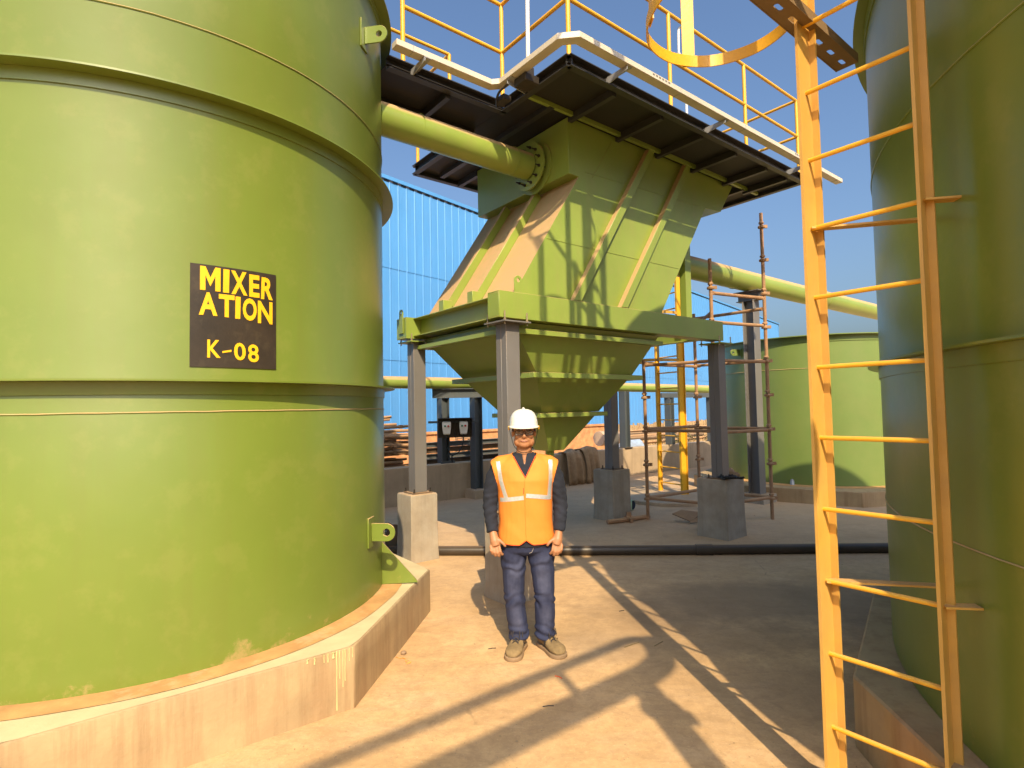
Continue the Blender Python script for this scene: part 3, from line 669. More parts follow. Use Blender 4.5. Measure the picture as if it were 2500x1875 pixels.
# white hose/pipe at its foot
wp = thing('drain_pipe', V(4.7, 9.6), 'thin white pipe lying at the foot of the far tank plinth', 'pipe')
mb = MB(); mb.tube(catmull([V(4.35, 9.78, .03), V(4.9, 9.52, .03), V(5.6, 9.2, .03), V(6.6, 8.9, .03)], 6), .028, 12); obj('hose', mb, 'white_pipe', wp)
mb = MB(); mb.tube(catmull([V(5.06, 9.55, .02), V(4.86, 9.72, .16), V(4.82, 9.8, .26), V(4.95, 9.92, .36), V(5.3, 9.96, .38)], 6), .035, 12); obj('bent_hose', mb, 'galv', wp)

# ------------------------------------------------------------------ scaffold tower
sf = thing('scaffold_tower', W(4.3, .7), 'rusty cup lock scaffold tower standing beside the yellow ladder', 'scaffold')
SS = {'1': (W(4.81, .12), 4.42), '2': (W(3.78, .33), 3.64), '3': (W(3.55, 1.32), 2.32), '4': (W(4.75, 1.25), 3.1)}
def cup(q, par):
    mb = MB(); mb.lathe(q, [(.024, -.014), (.048, -.010), (.050, .014), (.034, .028), (.024, .030)], 12); mb.lathe(q+EZ*.05, [(.024, 0), (.036, .002), (.038, .022), (.024, .034)], 10)
    mb.obox(q+V(.058, 0, .012), .026, .014, .022); mb.obox(q+V(-.02, -.038, .055), .012, .016, .010); obj('coupler', mb, 'rust', par)
for k, (p, h) in SS.items():
    mb = MB(); mb.tube([p+EZ*.0, p+EZ*(h*.5)+V(.004, 0), p+EZ*h], .0245, 12); s_ = obj('standard', mb, 'rust', sf)
    for z in np.arange(.29, h-.1, .49): cup(p+EZ*z, s_)
def ledger(a, b, z, dz=0, ext=.04):
    p, q = SS[a][0]+EZ*z, SS[b][0]+EZ*(z+dz); d = (q-p).normalized()
    mb = MB(); mb.tube([p+d*ext, (p+q)/2-EZ*.003, q-d*ext], .0235, 10)
    for r_, s_ in ((p+d*.03, d), (q-d*.03, -d)): mb.obox(r_, .035, .012, .024, d, d.cross(EZ), EZ)
    obj('ledger', mb, 'rust', sf)
for a, b, z in (('3', '4', .31), ('4', '1', .31), ('1', '2', .31), ('2', '3', .31), ('3', '2', 1.29), ('4', '1', 1.29), ('1', '2', 1.27), ('3', '4', 1.31), ('3', '2', 2.24), ('3', '4', 2.26), ('1', '2', 2.25), ('4', '1', 2.27), ('1', '2', 2.77), ('1', '2', 3.17), ('1', '4', 3.02), ('2', '4', 2.9)): ledger(a, b, z)

# ------------------------------------------------------------------ yellow ladder behind the scaffold
yl = thing('cage_ladder', W(5.6, 2.35), 'yellow vertical ladder with a safety cage, behind the scaffold tower', 'ladder')
LA, LB = W(5.65, 2.68), W(5.54, 2.06); ld = (LB-LA).normalized(); ln = V(-ld.y, ld.x); ln = ln if ln.y < 0 else -ln
LB = LA+ld*.60
for p, w_, d_ in ((LA, .035, .07), (LB, .055, .12)):
    mb = MB(); mb.obox(p+EZ*2.9, w_/2 if w_ < .05 else .022, d_/2, 2.9, ld, ln, EZ); mb.obox(p+EZ*2.9+ln*(-d_/2+.004), w_, .004, 2.9, ld, ln, EZ); obj('stringer', mb, 'yellow', yl)
for z in np.arange(.22, 5.6, .29):
    mb = MB(); mb.cyl(LA+EZ*z, LB+EZ*z, .013, 10); obj('rung', mb, 'yellow', yl)
lm = (LA+LB)/2
for z in (2.45, 3.3, 4.15, 5.0):
    pts = catmull([LA+EZ*z, LA-ld*.06+ln*.25+EZ*z, lm+ln*.62-ld*.22+EZ*z, lm+ln*.74+EZ*z, lm+ln*.62+ld*.22+EZ*z, LB+ld*.06+ln*.25+EZ*z, LB+EZ*z], 8)
    mb = MB(); strip(mb, pts, .05, .006); obj('cage_hoop', mb, 'yellow_worn', yl)
for off in (-.30, 0, .30):
    q = lm+ld*off+ln*(.74-abs(off)*.75); mb = MB(); mb.obox(q+EZ*3.8, .025, .003, 1.38, ld, ln, EZ); obj('cage_strap', mb, 'yellow_worn', yl)
mb = MB(); base = W(4.9, 1.9); 
kb = [W(4.42, 2.2), W(4.55, 1.75), W(4.8, 1.5), W(5.15, 1.42), W(6.1, 1.9), W(6.1, 3.0), W(5.2, 3.1), W(4.6, 2.8)]
mb.loft([[q+EZ*z for q in kb] for z in (-.02, .045, .06)]); tag(obj('ladder_base', mb, 'wallc', None, bevel=.008), 'low rounded concrete pad under the far yellow ladder', 'concrete pad')

# ------------------------------------------------------------------ bund wall, portal frame, pipe behind
mb = MB(); x0, x1 = -6.0, 26.0; pts = [W(x0, 5.0), W(7.3, 4.86), W(x1, 4.1)]
mb.loft([[p-E2*0+EZ*-.02, p+E2*.18+EZ*-.02, p+E2*.18+EZ*.66, p+EZ*.655] for p in pts]); tag(obj('bund_wall', mb, 'wallc', None, bevel=.012), 'long low plastered concrete wall running behind the hopper', 'wall')
bp = thing('background_pipe', W(1, 5.1, 2.13), 'thin green pipe with a dusty top running level between hopper and blue shed', 'pipe')
mb = MB(); mb.tube([W(-6, 5.1, 2.15), W(2.5, 5.1, 2.14), W(14, 5.1, 2.06)], .108, 24); obj('barrel', mb, 'green', bp)
def hcol(par, a, b, z0, z1, s_=.085, mat='bluegrey', name='post'):
    mb = MB(); mb.wb(a-s_, a-s_+.012, b-s_, b+s_, z0, z1); mb.wb(a+s_-.012, a+s_, b-s_, b+s_, z0, z1); mb.wb(a-s_+.0121, a+s_-.0121, b-.005, b+.005, z0, z1)
    return obj(name, mb, mat, par)
pf2 = thing('pipe_portal', W(2.6, 4.9), 'dark blue grey goalpost frame carrying two push button boxes near the low wall', 'pipe support')
hcol(pf2, 2.95, 4.80, .16, 1.86); hcol(pf2, 2.42, 5.11, .66, 1.86)
mb = MB(); p, q = W(2.25, 5.21), W(3.10, 4.72); d = (q-p).normalized(); nn_ = V(-d.y, d.x)
mb.bar(p+EZ*1.868, q+EZ*1.868, .14, .012, up=EZ); mb.bar(p+EZ*2.03, q+EZ*2.03, .14, .012, up=EZ); mb.bar(p+EZ*1.949, q+EZ*1.949, .008, .148, up=EZ); obj('cross_beam', mb, 'bluegrey', pf2)
mb = MB(); mb.wb(2.75, 3.2, 4.58, 4.97, -.02, .16); obj('footing', mb, 'wallc', pf2, bevel=.006)
mb = MB(); mb.wb(2.28, 2.58, 4.975, 4.985, .38, .70); obj('fixing_plate', mb, 'bluegrey', pf2)
mb = MB(); p, q = W(2.05, 5.02, 1.42), W(2.92, 4.70, 1.42); mb.bar(p, q, .04, .04, up=EZ); obj('box_rail', mb, 'bluegrey', pf2)
for k, t in enumerate((.36, .70)):
    c = p.lerp(q, t)+EZ*-.11-nn_*(.06 if nn_.y > 0 else -.06); fd = -nn_ if nn_.y > 0 else nn_
    s_ = thing('push_button_station', c, ('left one' if k == 0 else 'right one')+' of the two black hooded boxes with a white push button unit', 'control box', 'push button boxes on the goalpost frame')
    mb = MB(); mb.obox(c-fd*.08, .155, .008, .18, d, fd, EZ); mb.obox(c+EZ*.176, .155, .09, .004, d, fd, EZ)
    for sx in (-1, 1): mb.prism([c+d*(sx*.152)-fd*.075+EZ*.172, c+d*(sx*.152)+fd*.09+EZ*.172, c+d*(sx*.152)+fd*.02-EZ*.18, c+d*(sx*.152)-fd*.075-EZ*.18], d*.004)
    obj('hood', mb, 'dark_bolt', s_)
    mb = MB(); o_ = c+fd*.0; rings = []
    for z, w_, dd in ((-.125, .05, .0), (-.11, .062, .03), (.0, .078, .04), (.09, .08, .045), (.115, .07, .03), (.125, .06, .0)):
        rings.append([o_+d*(w_*i)+fd*dd*(1 if j else 0)-fd*(.05 if not j else 0)+EZ*z for i, j in ((-1, 0), (1, 0), (1, 1), (-1, 1))])
    mb.loft(rings); b_ = obj('button_unit', mb, 'white_plastic', s_, bevel=.008, segs=2)
    for i, mt in ((-1, 'green_b'), (1, 'red_b')):
        mb = MB(); mb.cyl(o_+d*(.03*i)+fd*.03+EZ*.035, o_+d*(.03*i)+fd*.062+EZ*.035, .018, 12); obj('button', mb, mt, b_)
    mb = MB(); mb.tube(catmull([o_-EZ*.12, o_-EZ*.3-d*.02, o_-EZ*.45-d*(.1 if k else -.05), W(2.52, 4.98, .78), W(2.52, 4.97, .66)], 6), .010, 8); obj('cable', mb, 'cable', s_)
# two further columns at the wall behind the hopper
for nm, a, b, z0, z1, lb in (('steel_post', 7.35, 4.95, .66, 2.0, 'dark blue grey post standing on the low wall just left of the brown sacking'),):
    o = thing(nm, W(a, b, z0), lb, 'post'); hcol(o, a, b, z0, z1, .09, 'bluegrey', 'shaft'); mb = MB(); mb.wb(a-.13, a+.13, b-.13, b+.13, z0-.002, z0+.010); obj('base_plate', mb, 'dark_steel', o)
o = thing('pipe_portal', W(9.9, 4.6), 'dark frame under the level pipe behind the yellow ladder', 'pipe support')
hcol(o, 8.9, 4.8, .66, 1.85); hcol(o, 10.6, 4.7, .66, 1.85); mb = MB(); mb.bar(W(8.6, 4.85, 1.9), W(11.0, 4.65, 1.9), .12, .12, up=EZ); obj('cross_beam', mb, 'bluegrey', o)

# ------------------------------------------------------------------ blue shed
def onz(x, y, z): d = ray(x, y); return V(0, 0, HC)+d*((z-HC)/d.z)
SA = onz(941, 442, 8.); SB = onz(1901, 794, 8.); sdir = (SB-SA); Ls = sdir.length; sdir.normalize(); sn = V(sdir.y, -sdir.x)
sh = thing('shed', (SA+SB)/2*1 - EZ*8, 'very long blue corrugated metal shed behind everything', 'building')
S0 = SA-sdir*22; n = int((Ls+22)/.30); mb = MB(); prof = []
def shed_profile(z0, z1, lift=0.):
    vs = []; fs = []
    k = 0; pts = []
    for i in range(n):
        s_ = i*.30
        pts += [(s_, 0), (s_+.20, 0), (s_+.215, .012), (s_+.24, .012), (s_+.255, 0)]
    pts = [q for q in pts if q[0] <= Ls+22]
    base = [S0-EZ*8+sdir*s_+sn*(o+lift) for s_, o in pts]
    m = len(base)
    return [b+EZ*z0 for b in base]+[b+EZ*z1 for b in base], [(i, i+1, m+i+1, m+i) for i in range(m-1)]
ZB = .72
for z0, z1, lf in ((ZB, 3.05, 0.), (3.03, 5.6, .012), (5.58, 8.0, .024)):
    mb = MB(); mb.add(*shed_profile(z0, z1, lf)); obj('wall_sheet', mb, 'blue', sh, smooth=0, fix=False)
mb = MB(); e_ = S0+sdir*(Ls+22)-EZ*8; bk = -sn*26
mb.add([e_+EZ*ZB, e_+bk+EZ*ZB, e_+bk+EZ*8.2, e_+bk/2+EZ*11.2, e_+EZ*8.2], [(0, 1, 2, 3, 4)]); obj('end_wall', mb, 'blue', sh, smooth=0)
mb = MB(); 
for i in range(n):
    s_ = i*.30
    if s_ > Ls+22: break
    q = S0+sdir*(s_+.02); mb.obox(q+sdir*.09+sn*.030+EZ*.02, .085, .006, .03, sdir, sn, EZ)
obj('eave_gap_shade', mb, 'slot_shade', sh, smooth=0)  # solid dark slabs paint the shade of the gaps under the eave
mb = MB(); r0 = S0+sn*.06+EZ*.05; r1 = S0+sdir*(Ls+22)+sn*.06+EZ*.05
mb.add([r0, r1, r1-sn*13.1+EZ*2.6, r0-sn*13.1+EZ*2.6, r1-sn*26.2, r0-sn*26.2], [(0, 1, 2, 3), (3, 2, 4, 5)]); mb.obox((r0+r1)/2+EZ*.045, (r1-r0).length/2, .02, .05, sdir, sn, EZ); obj('roof', mb, 'blue', sh, smooth=0)
mb = MB(); q = S0-EZ*8; mb.obox(q+sdir*(Ls+22)/2-sn*.06+EZ*(ZB/2), (Ls+22)/2, .1, ZB/2+.02, sdir, sn, EZ); obj('dado_wall', mb, 'brick', sh, smooth=0)
# brick boundary wall in front of the shed
mb = MB(); mb.loft([[W(a, 9.3)+EZ*-.02, W(a, 9.5)+EZ*-.02, W(a, 9.5)+EZ*.98, W(a, 9.3)+EZ*.98] for a in (-12, 3, 12)]); mb.loft([[W(a, 9.25)+EZ*.98, W(a, 9.55)+EZ*.98, W(a, 9.55)+EZ*1.05, W(a, 9.25)+EZ*1.05] for a in (-12, 3, 12)])
tag(obj('brick_wall', mb, 'brick', None, bevel=.01), 'orange brick boundary wall below the blue shed on the left', 'wall')
fnc = thing('bamboo_fence', W(16, 9.5), 'pale mud and bamboo fence along the foot of the blue shed on the right', 'fence')
rnd = random.Random(5); mb = MB()
for i in range(190):
    a = 12.2+i*.085; h = .98+rnd.uniform(-.05, .06); mb.tube([W(a, 9.4+rnd.uniform(-.02, .02), 0), W(a+rnd.uniform(-.03, .03), 9.4, h)], rnd.uniform(.03, .045), 6)
obj('canes', mb, 'plinth', fnc)
mb = MB()
for z in (.3, .75): mb.tube([W(12, 9.34, z), W(20, 9.34, z+.03), W(28.5, 9.34, z)], .03, 6)
obj('rail', mb, 'rust', fnc)

# ------------------------------------------------------------------ stored material behind the wall (left)
rnd = random.Random(11); base_t = None
LBL = 'rusty scaffold tube in the big stack behind the low wall, beside the mixer tank'
def tube_at(a0, b, z, L, r, tilt=0, yaw=0):
    global base_t
    p = W(a0, b, z)
    if base_t is None:
        mb = MB(); mb.v = []; mb.tube([p, p+E1*3.0], .027, 8)
        mb.obox(p+E1*.5, .03, .034, .034, E1, E2, EZ); mb.obox(p+E1*1.5, .03, .034, .034, E1, E2, EZ); mb.obox(p+E1*2.5, .03, .034, .034, E1, E2, EZ)
        o = bpy.data.objects.new('scaffold_tube', bpy.data.meshes.new('scaffold_tube'))
        o.data.from_pydata([tuple(v-p) for v in mb.v], [], mb.f); o.data.materials.append(M['rust']); col.objects.link(o); o.location = p; base_t = o
        tag(o, LBL, 'scaffold tube', 'scaffold tubes stacked behind the low wall'); return o
    o = base_t.copy(); col.objects.link(o); o.location = p; o.scale = (1, 1, 1)
    o.rotation_euler = (0, 0, 0)
    # rotate about the point so that E1 turns by yaw, and tilt up
    q = Matrix.Rotation(yaw, 4, 'Z') @ Matrix.Rotation(-tilt, 4, E2)
    o.rotation_euler = q.to_euler(); return o
for row in range(19):
    for k in range(4):
        z = .04+row*.057+rnd.uniform(-.008, .008); b = 5.95+k*.10+rnd.uniform(-.03, .03)
        tube_at(-1.1+rnd.uniform(-.5, .45), b, z, 3, .024, rnd.uniform(-.012, .012), rnd.uniform(-.04, .04))
for k in range(18):
    tube_at(-1.0+rnd.uniform(-.4, .5), 5.95+rnd.uniform(0, .5), 1.13+rnd.uniform(0, .22), 3, .024, rnd.uniform(-.07, .07), rnd.uniform(-.2, .15))
for k in range(14):
    tube_at(1.75+rnd.uniform(-.2, .2), 6.5+rnd.uniform(-.1, .3), .1+k*.075, 3, .024, rnd.uniform(-.03, .03), PI/2-.25+rnd.uniform(-.1, .1))
st = thing('scaffold_stand', W(1.0, 5.9), 'upright rusty scaffold post with a cross tube, beside the stacked tubes', 'scaffold')
mb = MB(); q = W(.95, 5.75); mb.tube([q, q+EZ*1.95], .028, 10)
for z in (.9, 1.4, 1.75): mb.lathe(q+EZ*z, [(.028, 0), (.05, .005), (.05, .03), (.028, .04)], 10)
obj('standard', mb, 'rust', st); mb = MB(); mb.tube([q+EZ*1.72, q-E1*1.9+EZ*1.70], .022, 10); obj('ledger', mb, 'rust', st)
mb = MB(); q = W(-.02, 5.6); mb.tube([q+EZ*.5+E1*.25, q+EZ*1.46], .02, 8); mb.obox(q+EZ*1.36, .05, .02, .012); mb.obox(q+EZ*1.30, .012, .02, .05); tag(obj('leaning_rod', mb, 'rust', None), 'thin rusty jack rod leaning on the stacked tubes', 'rod')
for k in range(7):
    z = .25+k*.115; mb = MB(); b = 6.0+.04*rnd.uniform(-1, 1); a0 = 2.1+rnd.uniform(-.2, .2); yy = .10 if k % 2 else 0
    for s_ in (-1, 1): mb.bar(W(a0, b, z+s_*.045), W(a0+3.1, b+yy, z+s_*.045+.01), .10, .010, up=EZ)
    mb.bar(W(a0, b, z), W(a0+3.1, b+yy, z+.01), .008, .084, up=EZ)
    tag(obj('steel_beam', mb, 'rust_dark' if k % 2 else 'bluegrey'), 'dark steel I beam lying in the pile behind the low wall', 'steel beam', 'steel beams piled behind the low wall')
# rusty rack near the brick wall
rk = thing('steel_rack', W(4.2, 7.0), 'small rusty angle iron rack seen just left of the hard hat', 'rack')
mb = MB()
for sx in (0, .35):
    for sy in (0, .3): mb.obox(W(4.1+sx, 7.0+sy, .62), .02, .02, .62, E1, E2)
for z in (.7, .95, 1.22): mb.wb(4.1, 4.45, 7.0, 7.3, z, z+.03)
obj('frame', mb, 'rust', rk)

# ------------------------------------------------------------------ sacking over the wall, drum, bushes
jt = thing('jute_sheet', W(5.8, 4.95, .66), 'brown jute sacking draped in folds over the low wall beside the hopper tip', 'sacking')
def drape(c, wd, hz, seed, parent, dep=.32):
    mb = MB(); nu, nv = 26, 22; vs = []
    for j in range(nv+1):
        v = j/nv
        for i in range(nu+1):
            u = i/nu-.5
            ang = v*PI*1.0; fold = .05*math.sin(u*16+seed)+.04*noise.noise(Vector((u*6, v*2, seed)))
            yb = -dep*math.cos(ang*.5)*(1 if v < .99 else 1)
            # profile: front bottom -> top -> back
            if v < .55: t = v/.55; off = -(dep*(1-.55*t*t))+fold*(1-t*.5); z = hz*.02+(hz+.12)*math.sin(t*PI/2)**.8
            else: t = (v-.55)/.45; off = -dep*.45+t*dep*1.5; z = (hz+.12)*(1-.35*t*t)+.03*math.sin(u*9)
            zz = z+.05*noise.noise(Vector((u*5, v*4, seed+4)))-.35*abs(u)**2*hz
            vs.append(W(c[0]+u*wd*(1+.12*math.sin(v*5+seed)), c[1]+off, max(.01, zz)))
    mb.add(vs, [(j*(nu+1)+i, j*(nu+1)+i+1, (j+1)*(nu+1)+i+1, (j+1)*(nu+1)+i) for j in range(nv) for i in range(nu)])
    o = obj('fold', mb, 'jute', parent, smooth=60, fix=False); m_ = o.modifiers.new('s', 'SOLIDIFY'); m_.thickness = .02; return o
drape((5.42, 4.95), .46, .60, 1.2, jt, .34); drape((5.86, 4.93), .44, .66, 4.1, jt, .36)
mb = MB(); mb.tube([W(9.6, 7.2, .35), W(10.5, 7.2, .35)], .33, 24); d0 = obj('drum', mb, 'drum_blue', None, bevel=.02, segs=2); tag(d0, 'faded blue plastic drum lying behind the low wall', 'drum')
mb = MB(); mb.tube([W(8.2, 6.6, .78), W(8.9, 6.6, .78)], .20, 24); d1 = obj('pipe_piece', mb, 'pinkpipe', None); tag(d1, 'short wide pale pipe offcut lying behind the low wall', 'pipe')
tp = thing('pipe_stack', W(11.5, 7.4), 'low stack of rusty pipes behind the wall, left of the yellow ladder', 'pipe stack')
for k in range(5):
    mb = MB(); mb.tube([W(9.9+.2*(k % 2), 7.1+.15*k, .66+.06*(k % 3)), W(14.0, 7.2+.15*k, .64+.06*(k % 3))], .06, 10); obj('pipe', mb, 'rust' if k % 2 else 'rust_dark', tp)
def bush(a, b, w_, h, nleaf, seed, label):
    rn = random.Random(seed); t = thing('bush', W(a, b), label, 'bush', 'scrub bushes behind the low wall')
    mbl = MB(); mbs = MB()
    for s_ in range(10):
        p = W(a+rn.uniform(-.3, .3)*w_, b+rn.uniform(-.2, .2)); q = p+E1*rn.uniform(-.4, .4)*w_+EZ*h*rn.uniform(.6, 1.); md = (p+q)/2+E1*rn.uniform(-.05, .05)
        mbs.tube([p, md, q], .006, 5)
        for k in range(nleaf//10):
            t_ = rn.uniform(.25, 1.02); c = p.lerp(q, t_)+Vector((rn.gauss(0, .07), rn.gauss(0, .07), rn.gauss(0, .05)))
            u = Vector((rn.gauss(0, 1), rn.gauss(0, 1), rn.gauss(0, .6))).normalized(); v = u.cross(Vector((rn.gauss(0, 1), rn.gauss(0, 1), rn.gauss(0, 1)))).normalized(); L = rn.uniform(.025, .055)
            mbl.add([c-u*L, c+v*L*.4, c+u*L, c-v*L*.4], [(0, 1, 2, 3)])
    obj('foliage', mbl, 'leafm', t, smooth=0, fix=False); obj('stems', mbs, 'stem', t)
for i, (a, b, w_, h) in enumerate(((11.3, 6.4, 1.0, 1.0), (12.2, 6.6, .9, .85), (13.2, 6.4, .7, .75), (14.1, 6.5, .8, .8), (16.5, 7.0, .9, .9))):
    bush(a, b, w_, h, 420, 20+i, ('bushy dusty green scrub plant, leftmost beyond the wall', 'second scrub plant from the left beyond the wall', 'thin scrub plant beyond the wall, third from the left', 'scrub plant just left of the yellow ladder stringer', 'scrub plant right of the yellow ladder, beyond the wall')[i])

# ------------------------------------------------------------------ black pipe and small things on the ground
bk = thing('black_pipe', V(2.5, 6.25, .05), 'long black plastic pipe lying across the yard behind the man', 'pipe')
pts = [V(-1.5, 6.50, .053), V(-.6, 6.42, .053), V(.8, 6.33, .053), V(2.2, 6.26, .053), V(3.6, 6.22, .053), V(8.5, 6.05, .053)]
mb = MB(); mb.tube(catmull(pts, 8), .052, 20); obj('barrel', mb, 'rubber', bk)
for x in (.42, 2.08):
    y = 6.36 if x < 1 else 6.265
    mb = MB(); mb.tube([V(x-.09, y, .053), V(x+.09, y-.008, .053)], .060, 20); obj('coupling', mb, 'rubber', bk)
vl = thing('valve', V(-1.42, 6.6, .1), 'dark round valve flange lying between the tank and the concrete pedestal', 'valve')
mb = MB(); mb.lathe(V(-1.50, 6.62, .17), [(.05, -.03), (.17, -.03), (.17, .0), (.05, .0)], 28, ax=V(.9, -.45, 0)); mb.lathe(V(-1.44, 6.59, .17), [(.001, .02), (.15, .02), (.16, .04), (.001, .04)], 28, ax=V(.9, -.45, 0)); obj('flange', mb, 'dark_steel', vl)
for k in range(8):
    t = 2*PI*k/8; ax = V(.9, -.45, 0).normalized(); u, v = frame_from(ax); q = V(-1.46, 6.6, .17)+u*(.14*math.cos(t))+v*(.14*math.sin(t)); mb = MB(); mb.cyl(q-ax*.06, q+ax*.06, .008, 8); obj('bolt', mb, 'bolt', vl)
cp_ = thing('coupler_tube', W(3.2, 1.3, .03), 'rusty scaffold tube with a cup joint lying by the damp pedestal', 'scaffold tube')
p, q = V(1.30, 7.93, .035), V(1.96, 8.28, .035); d = (q-p).normalized(); mb = MB(); mb.tube([p, q], .032, 12); obj('tube', mb, 'rust', cp_)
mb = MB(); m_ = p.lerp(q, .5); mb.tube([m_-d*.05, m_+d*.05], .052, 12); mb.obox(m_+EZ*.05, .03, .03, .05); mb.obox(m_+V(.02, -.07, 0), .02, .04, .03); obj('cup_joint', mb, 'rust', cp_)
gp_ = thing('pipe_offcut', W(3.7, 1.9, .08), 'short pale green pipe offcut behind the damp pedestal', 'pipe')
mb = MB(); p = V(1.87, 8.95, .085); mb.tube([p, p+V(-.5, .35, 0)], .085, 20); obj('sleeve', mb, 'pale_green', gp_); mb = MB(); mb.cyl(p+V(.004, -.003, 0), p+V(.001, 0, 0), .07, 16); obj('mouth_shade', mb, 'slot_shade', gp_)  # dark disc on the closed pipe end paints the shade of its hollow
mb = MB(); q = V(2.33, 7.85, .02); mb.prism([q+V(-.12, .1, .10), q+V(.12, .02, .0), q+V(.30, .10, .11), q+V(.05, .22, .13)], V(0, 0, .012)); mb.prism([q+V(.10, .0, .0), q+V(.34, .06, .0), q+V(.34, .12, .12), q+V(.12, .03, .02)], V(.0, .01, .012)); tag(obj('bent_sheet', mb, 'rust_dark'), 'bent brown scrap sheet lying beside the shaded pedestal', 'scrap')
# rags on pedestal C
rg = thing('rag', W(3.3, -.1, ZP), 'crumpled black rag tied round the column foot on the shaded pedestal', 'rag')
mb = MB(); rnd = random.Random(9)
for k in range(9):
    pts = [W(3.22+rnd.uniform(-.05, .12), -.13+rnd.uniform(-.03, .05), ZP+.015+rnd.uniform(0, .03))]
    for j in range(4): pts.append(pts[-1]+Vector((rnd.uniform(-.05, .07), rnd.uniform(-.04, .04), rnd.uniform(-.012, .02))))
    pts = [Vector((p.x, p.y, max(p.z, ZP+.012))) for p in pts]; mb.tube(catmull(pts, 4), .012, 6)
obj('cloth', mb, 'cable', rg)
rg2 = thing('rag', W(3.5, .0, ZP), 'brown crumpled jute rag on the right side of the shaded pedestal', 'rag')
mb = MB(); mb.ell(W(3.50, -.02, ZP+.05), .07, .06, .055, 14, 8); mb.ell(W(3.54, -.08, ZP+.03), .06, .05, .032, 12, 8); mb.v = [v+Vector((noise.noise(v*22), noise.noise(v*22+Vector((5, 0, 0))), noise.noise(v*22+Vector((0, 9, 0)))))*.03 for v in mb.v]
obj('cloth', mb, 'jute', rg2, smooth=60)
# stones, twigs, peel
def stone(x, y, r, lab):
    mb = MB(); mb.ell((x, y, r*.6), r, r*.85, r*.6, 12, 8); mb.v = [v+Vector((noise.noise(v*40), noise.noise(v*40+Vector((3, 0, 0))), 0))*r*.35 for v in mb.v]
    tag(obj('stone', mb, 'stone', None, smooth=50), lab, 'stone')
q = onz(985, 1598, 0); stone(q.x, q.y, .020, 'brown round pebble near the plinth corner')
mb = MB(); rnd = random.Random(2)
for k in range(7):
    c = onz(983+rnd.uniform(-14, 16), 1612+rnd.uniform(-7, 7), .004); u = Vector((rnd.gauss(0, 1), rnd.gauss(0, 1), .1)).normalized(); v = Vector((-u.y, u.x, .2)); L = rnd.uniform(.008, .02)
    mb.prism([c-u*L, c+v*L*.3, c+u*L, c-v*L*.35], EZ*.002)
tag(obj('fruit_peel', mb, 'peel'), 'scraps of orange peel by the plinth corner', 'litter')
twigs = [((1192, 1584), (1211, 1582), 'short dark twig left of the boots'), ((1325, 1725), (1352, 1723), 'dark twig lying in the shadow band'), ((1355, 1650), (1372, 1656), 'thin red thread of litter in front of the boots'),
         ((1512, 1492), (1524, 1490), 'small black twig on the sunlit ground right of the man'), ((1000, 1530), (1003, 1536), 'tiny leaf left of the man'), ((1598, 1577), (1618, 1566), 'pale straw lying in the ladder shadow'), ((1525, 1580), (1560, 1568), 'long pale straw left of the ladder shadow')]
for i, (p, q, lb) in enumerate(twigs):
    p, q = onz(*p, .004), onz(*q, .004); m_ = (p+q)/2+V(.003, .006, 0); mb = MB(); mb.tube([p, m_, q], .0028, 5); tag(obj('twig', mb, {2: 'vest_edge', 5: 'stem', 6: 'stem'}.get(i, 'lace')), lb, 'twig')

# grit: small loose crumbs, uncountable
rnd = random.Random(33); mb = MB()
for k in range(3200):
    y = 2.5+rnd.random()**1.4*8; x = rnd.uniform(-.75, .62)*y; r = rnd.uniform(.0018, .0055)*(1.5 if rnd.random() < .06 else 1)
    if math.hypot(x-T1.x, y-T1.y) < 2.0 and not rnd.random() < .0: continue
    c = Vector((x, y, r*.5)); vs = [c+Vector((rnd.uniform(.6, 1)*r*math.cos(t), rnd.uniform(.6, 1)*r*math.sin(t), 0)) for t in (0, 1.3, 2.5, 3.8, 5.)]
    mb.add(vs+[c+EZ*r*.7], [(0, 1, 5), (1, 2, 5), (2, 3, 5), (3, 4, 5), (4, 0, 5)])
o = obj('grit', mb, 'plinth', None, smooth=0); o['kind'] = 'stuff'; o['label'] = 'loose sandy grit scattered over the concrete yard'; o['category'] = 'grit'

# ------------------------------------------------------------------ second big tank on the right, its cage ladder (they cast the shade on the yard)
t2 = thing('tank', T2, 'huge green tank filling the right side, with an access ladder on its flank', 'tank')
mb = MB(); mb.lathe(T2, [(T2R, .34), (T2R, T2H), (T2R-.02, T2H), (T2R-.02, T2H-.4), (.01, T2H-.41)], 192); obj('shell', mb, 'tank_green', t2, smooth=20)
for z in (1.85, 3.75): ring_angle(t2, T2, T2R, z, .06, 'tank_green')
ring_angle(t2, T2, T2R, T2H-.02, .08, 'tank_green')
for z in (1.1, 2.9, 4.7): seam(t2, T2, T2R, z, 'tank_green')
p2 = thing('tank_plinth', T2, 'sandy polygonal concrete plinth under the huge tank on the right', 'plinth')
mb = MB(); n8 = 12; oc = [T2+V(3.24*math.cos(R(9)+k*2*PI/n8), 3.24*math.sin(R(9)+k*2*PI/n8)) for k in range(n8)]; mb.loft([[p+EZ*z for p in oc] for z in (-.02, .1, .338)]); obj('block', mb, 'plinth', p2, bevel=.01)
l2 = thing('cage_ladder', V(1.4, 2.4), 'yellow caged ladder close overhead in the upper right corner', 'ladder')
s1, s2 = V(1.305, 2.405), V(1.555, 2.085); ld2 = (s2-s1).normalized(); lo = V(ld2.y, -ld2.x); lo = lo if lo.x < 0 else -lo
LZ = 6.7
for p, hwid in ((s1, .060), (s2, .036)):
    mb = MB(); mb.obox(p+EZ*(LZ/2), hwid, .006, LZ/2, lo, ld2, EZ); mb.obox(p+EZ*(LZ/2)-lo*(hwid-.006)+ld2*.018, .006, .014, LZ/2, lo, ld2, EZ); obj('stringer', mb, 'yellow_worn', l2)
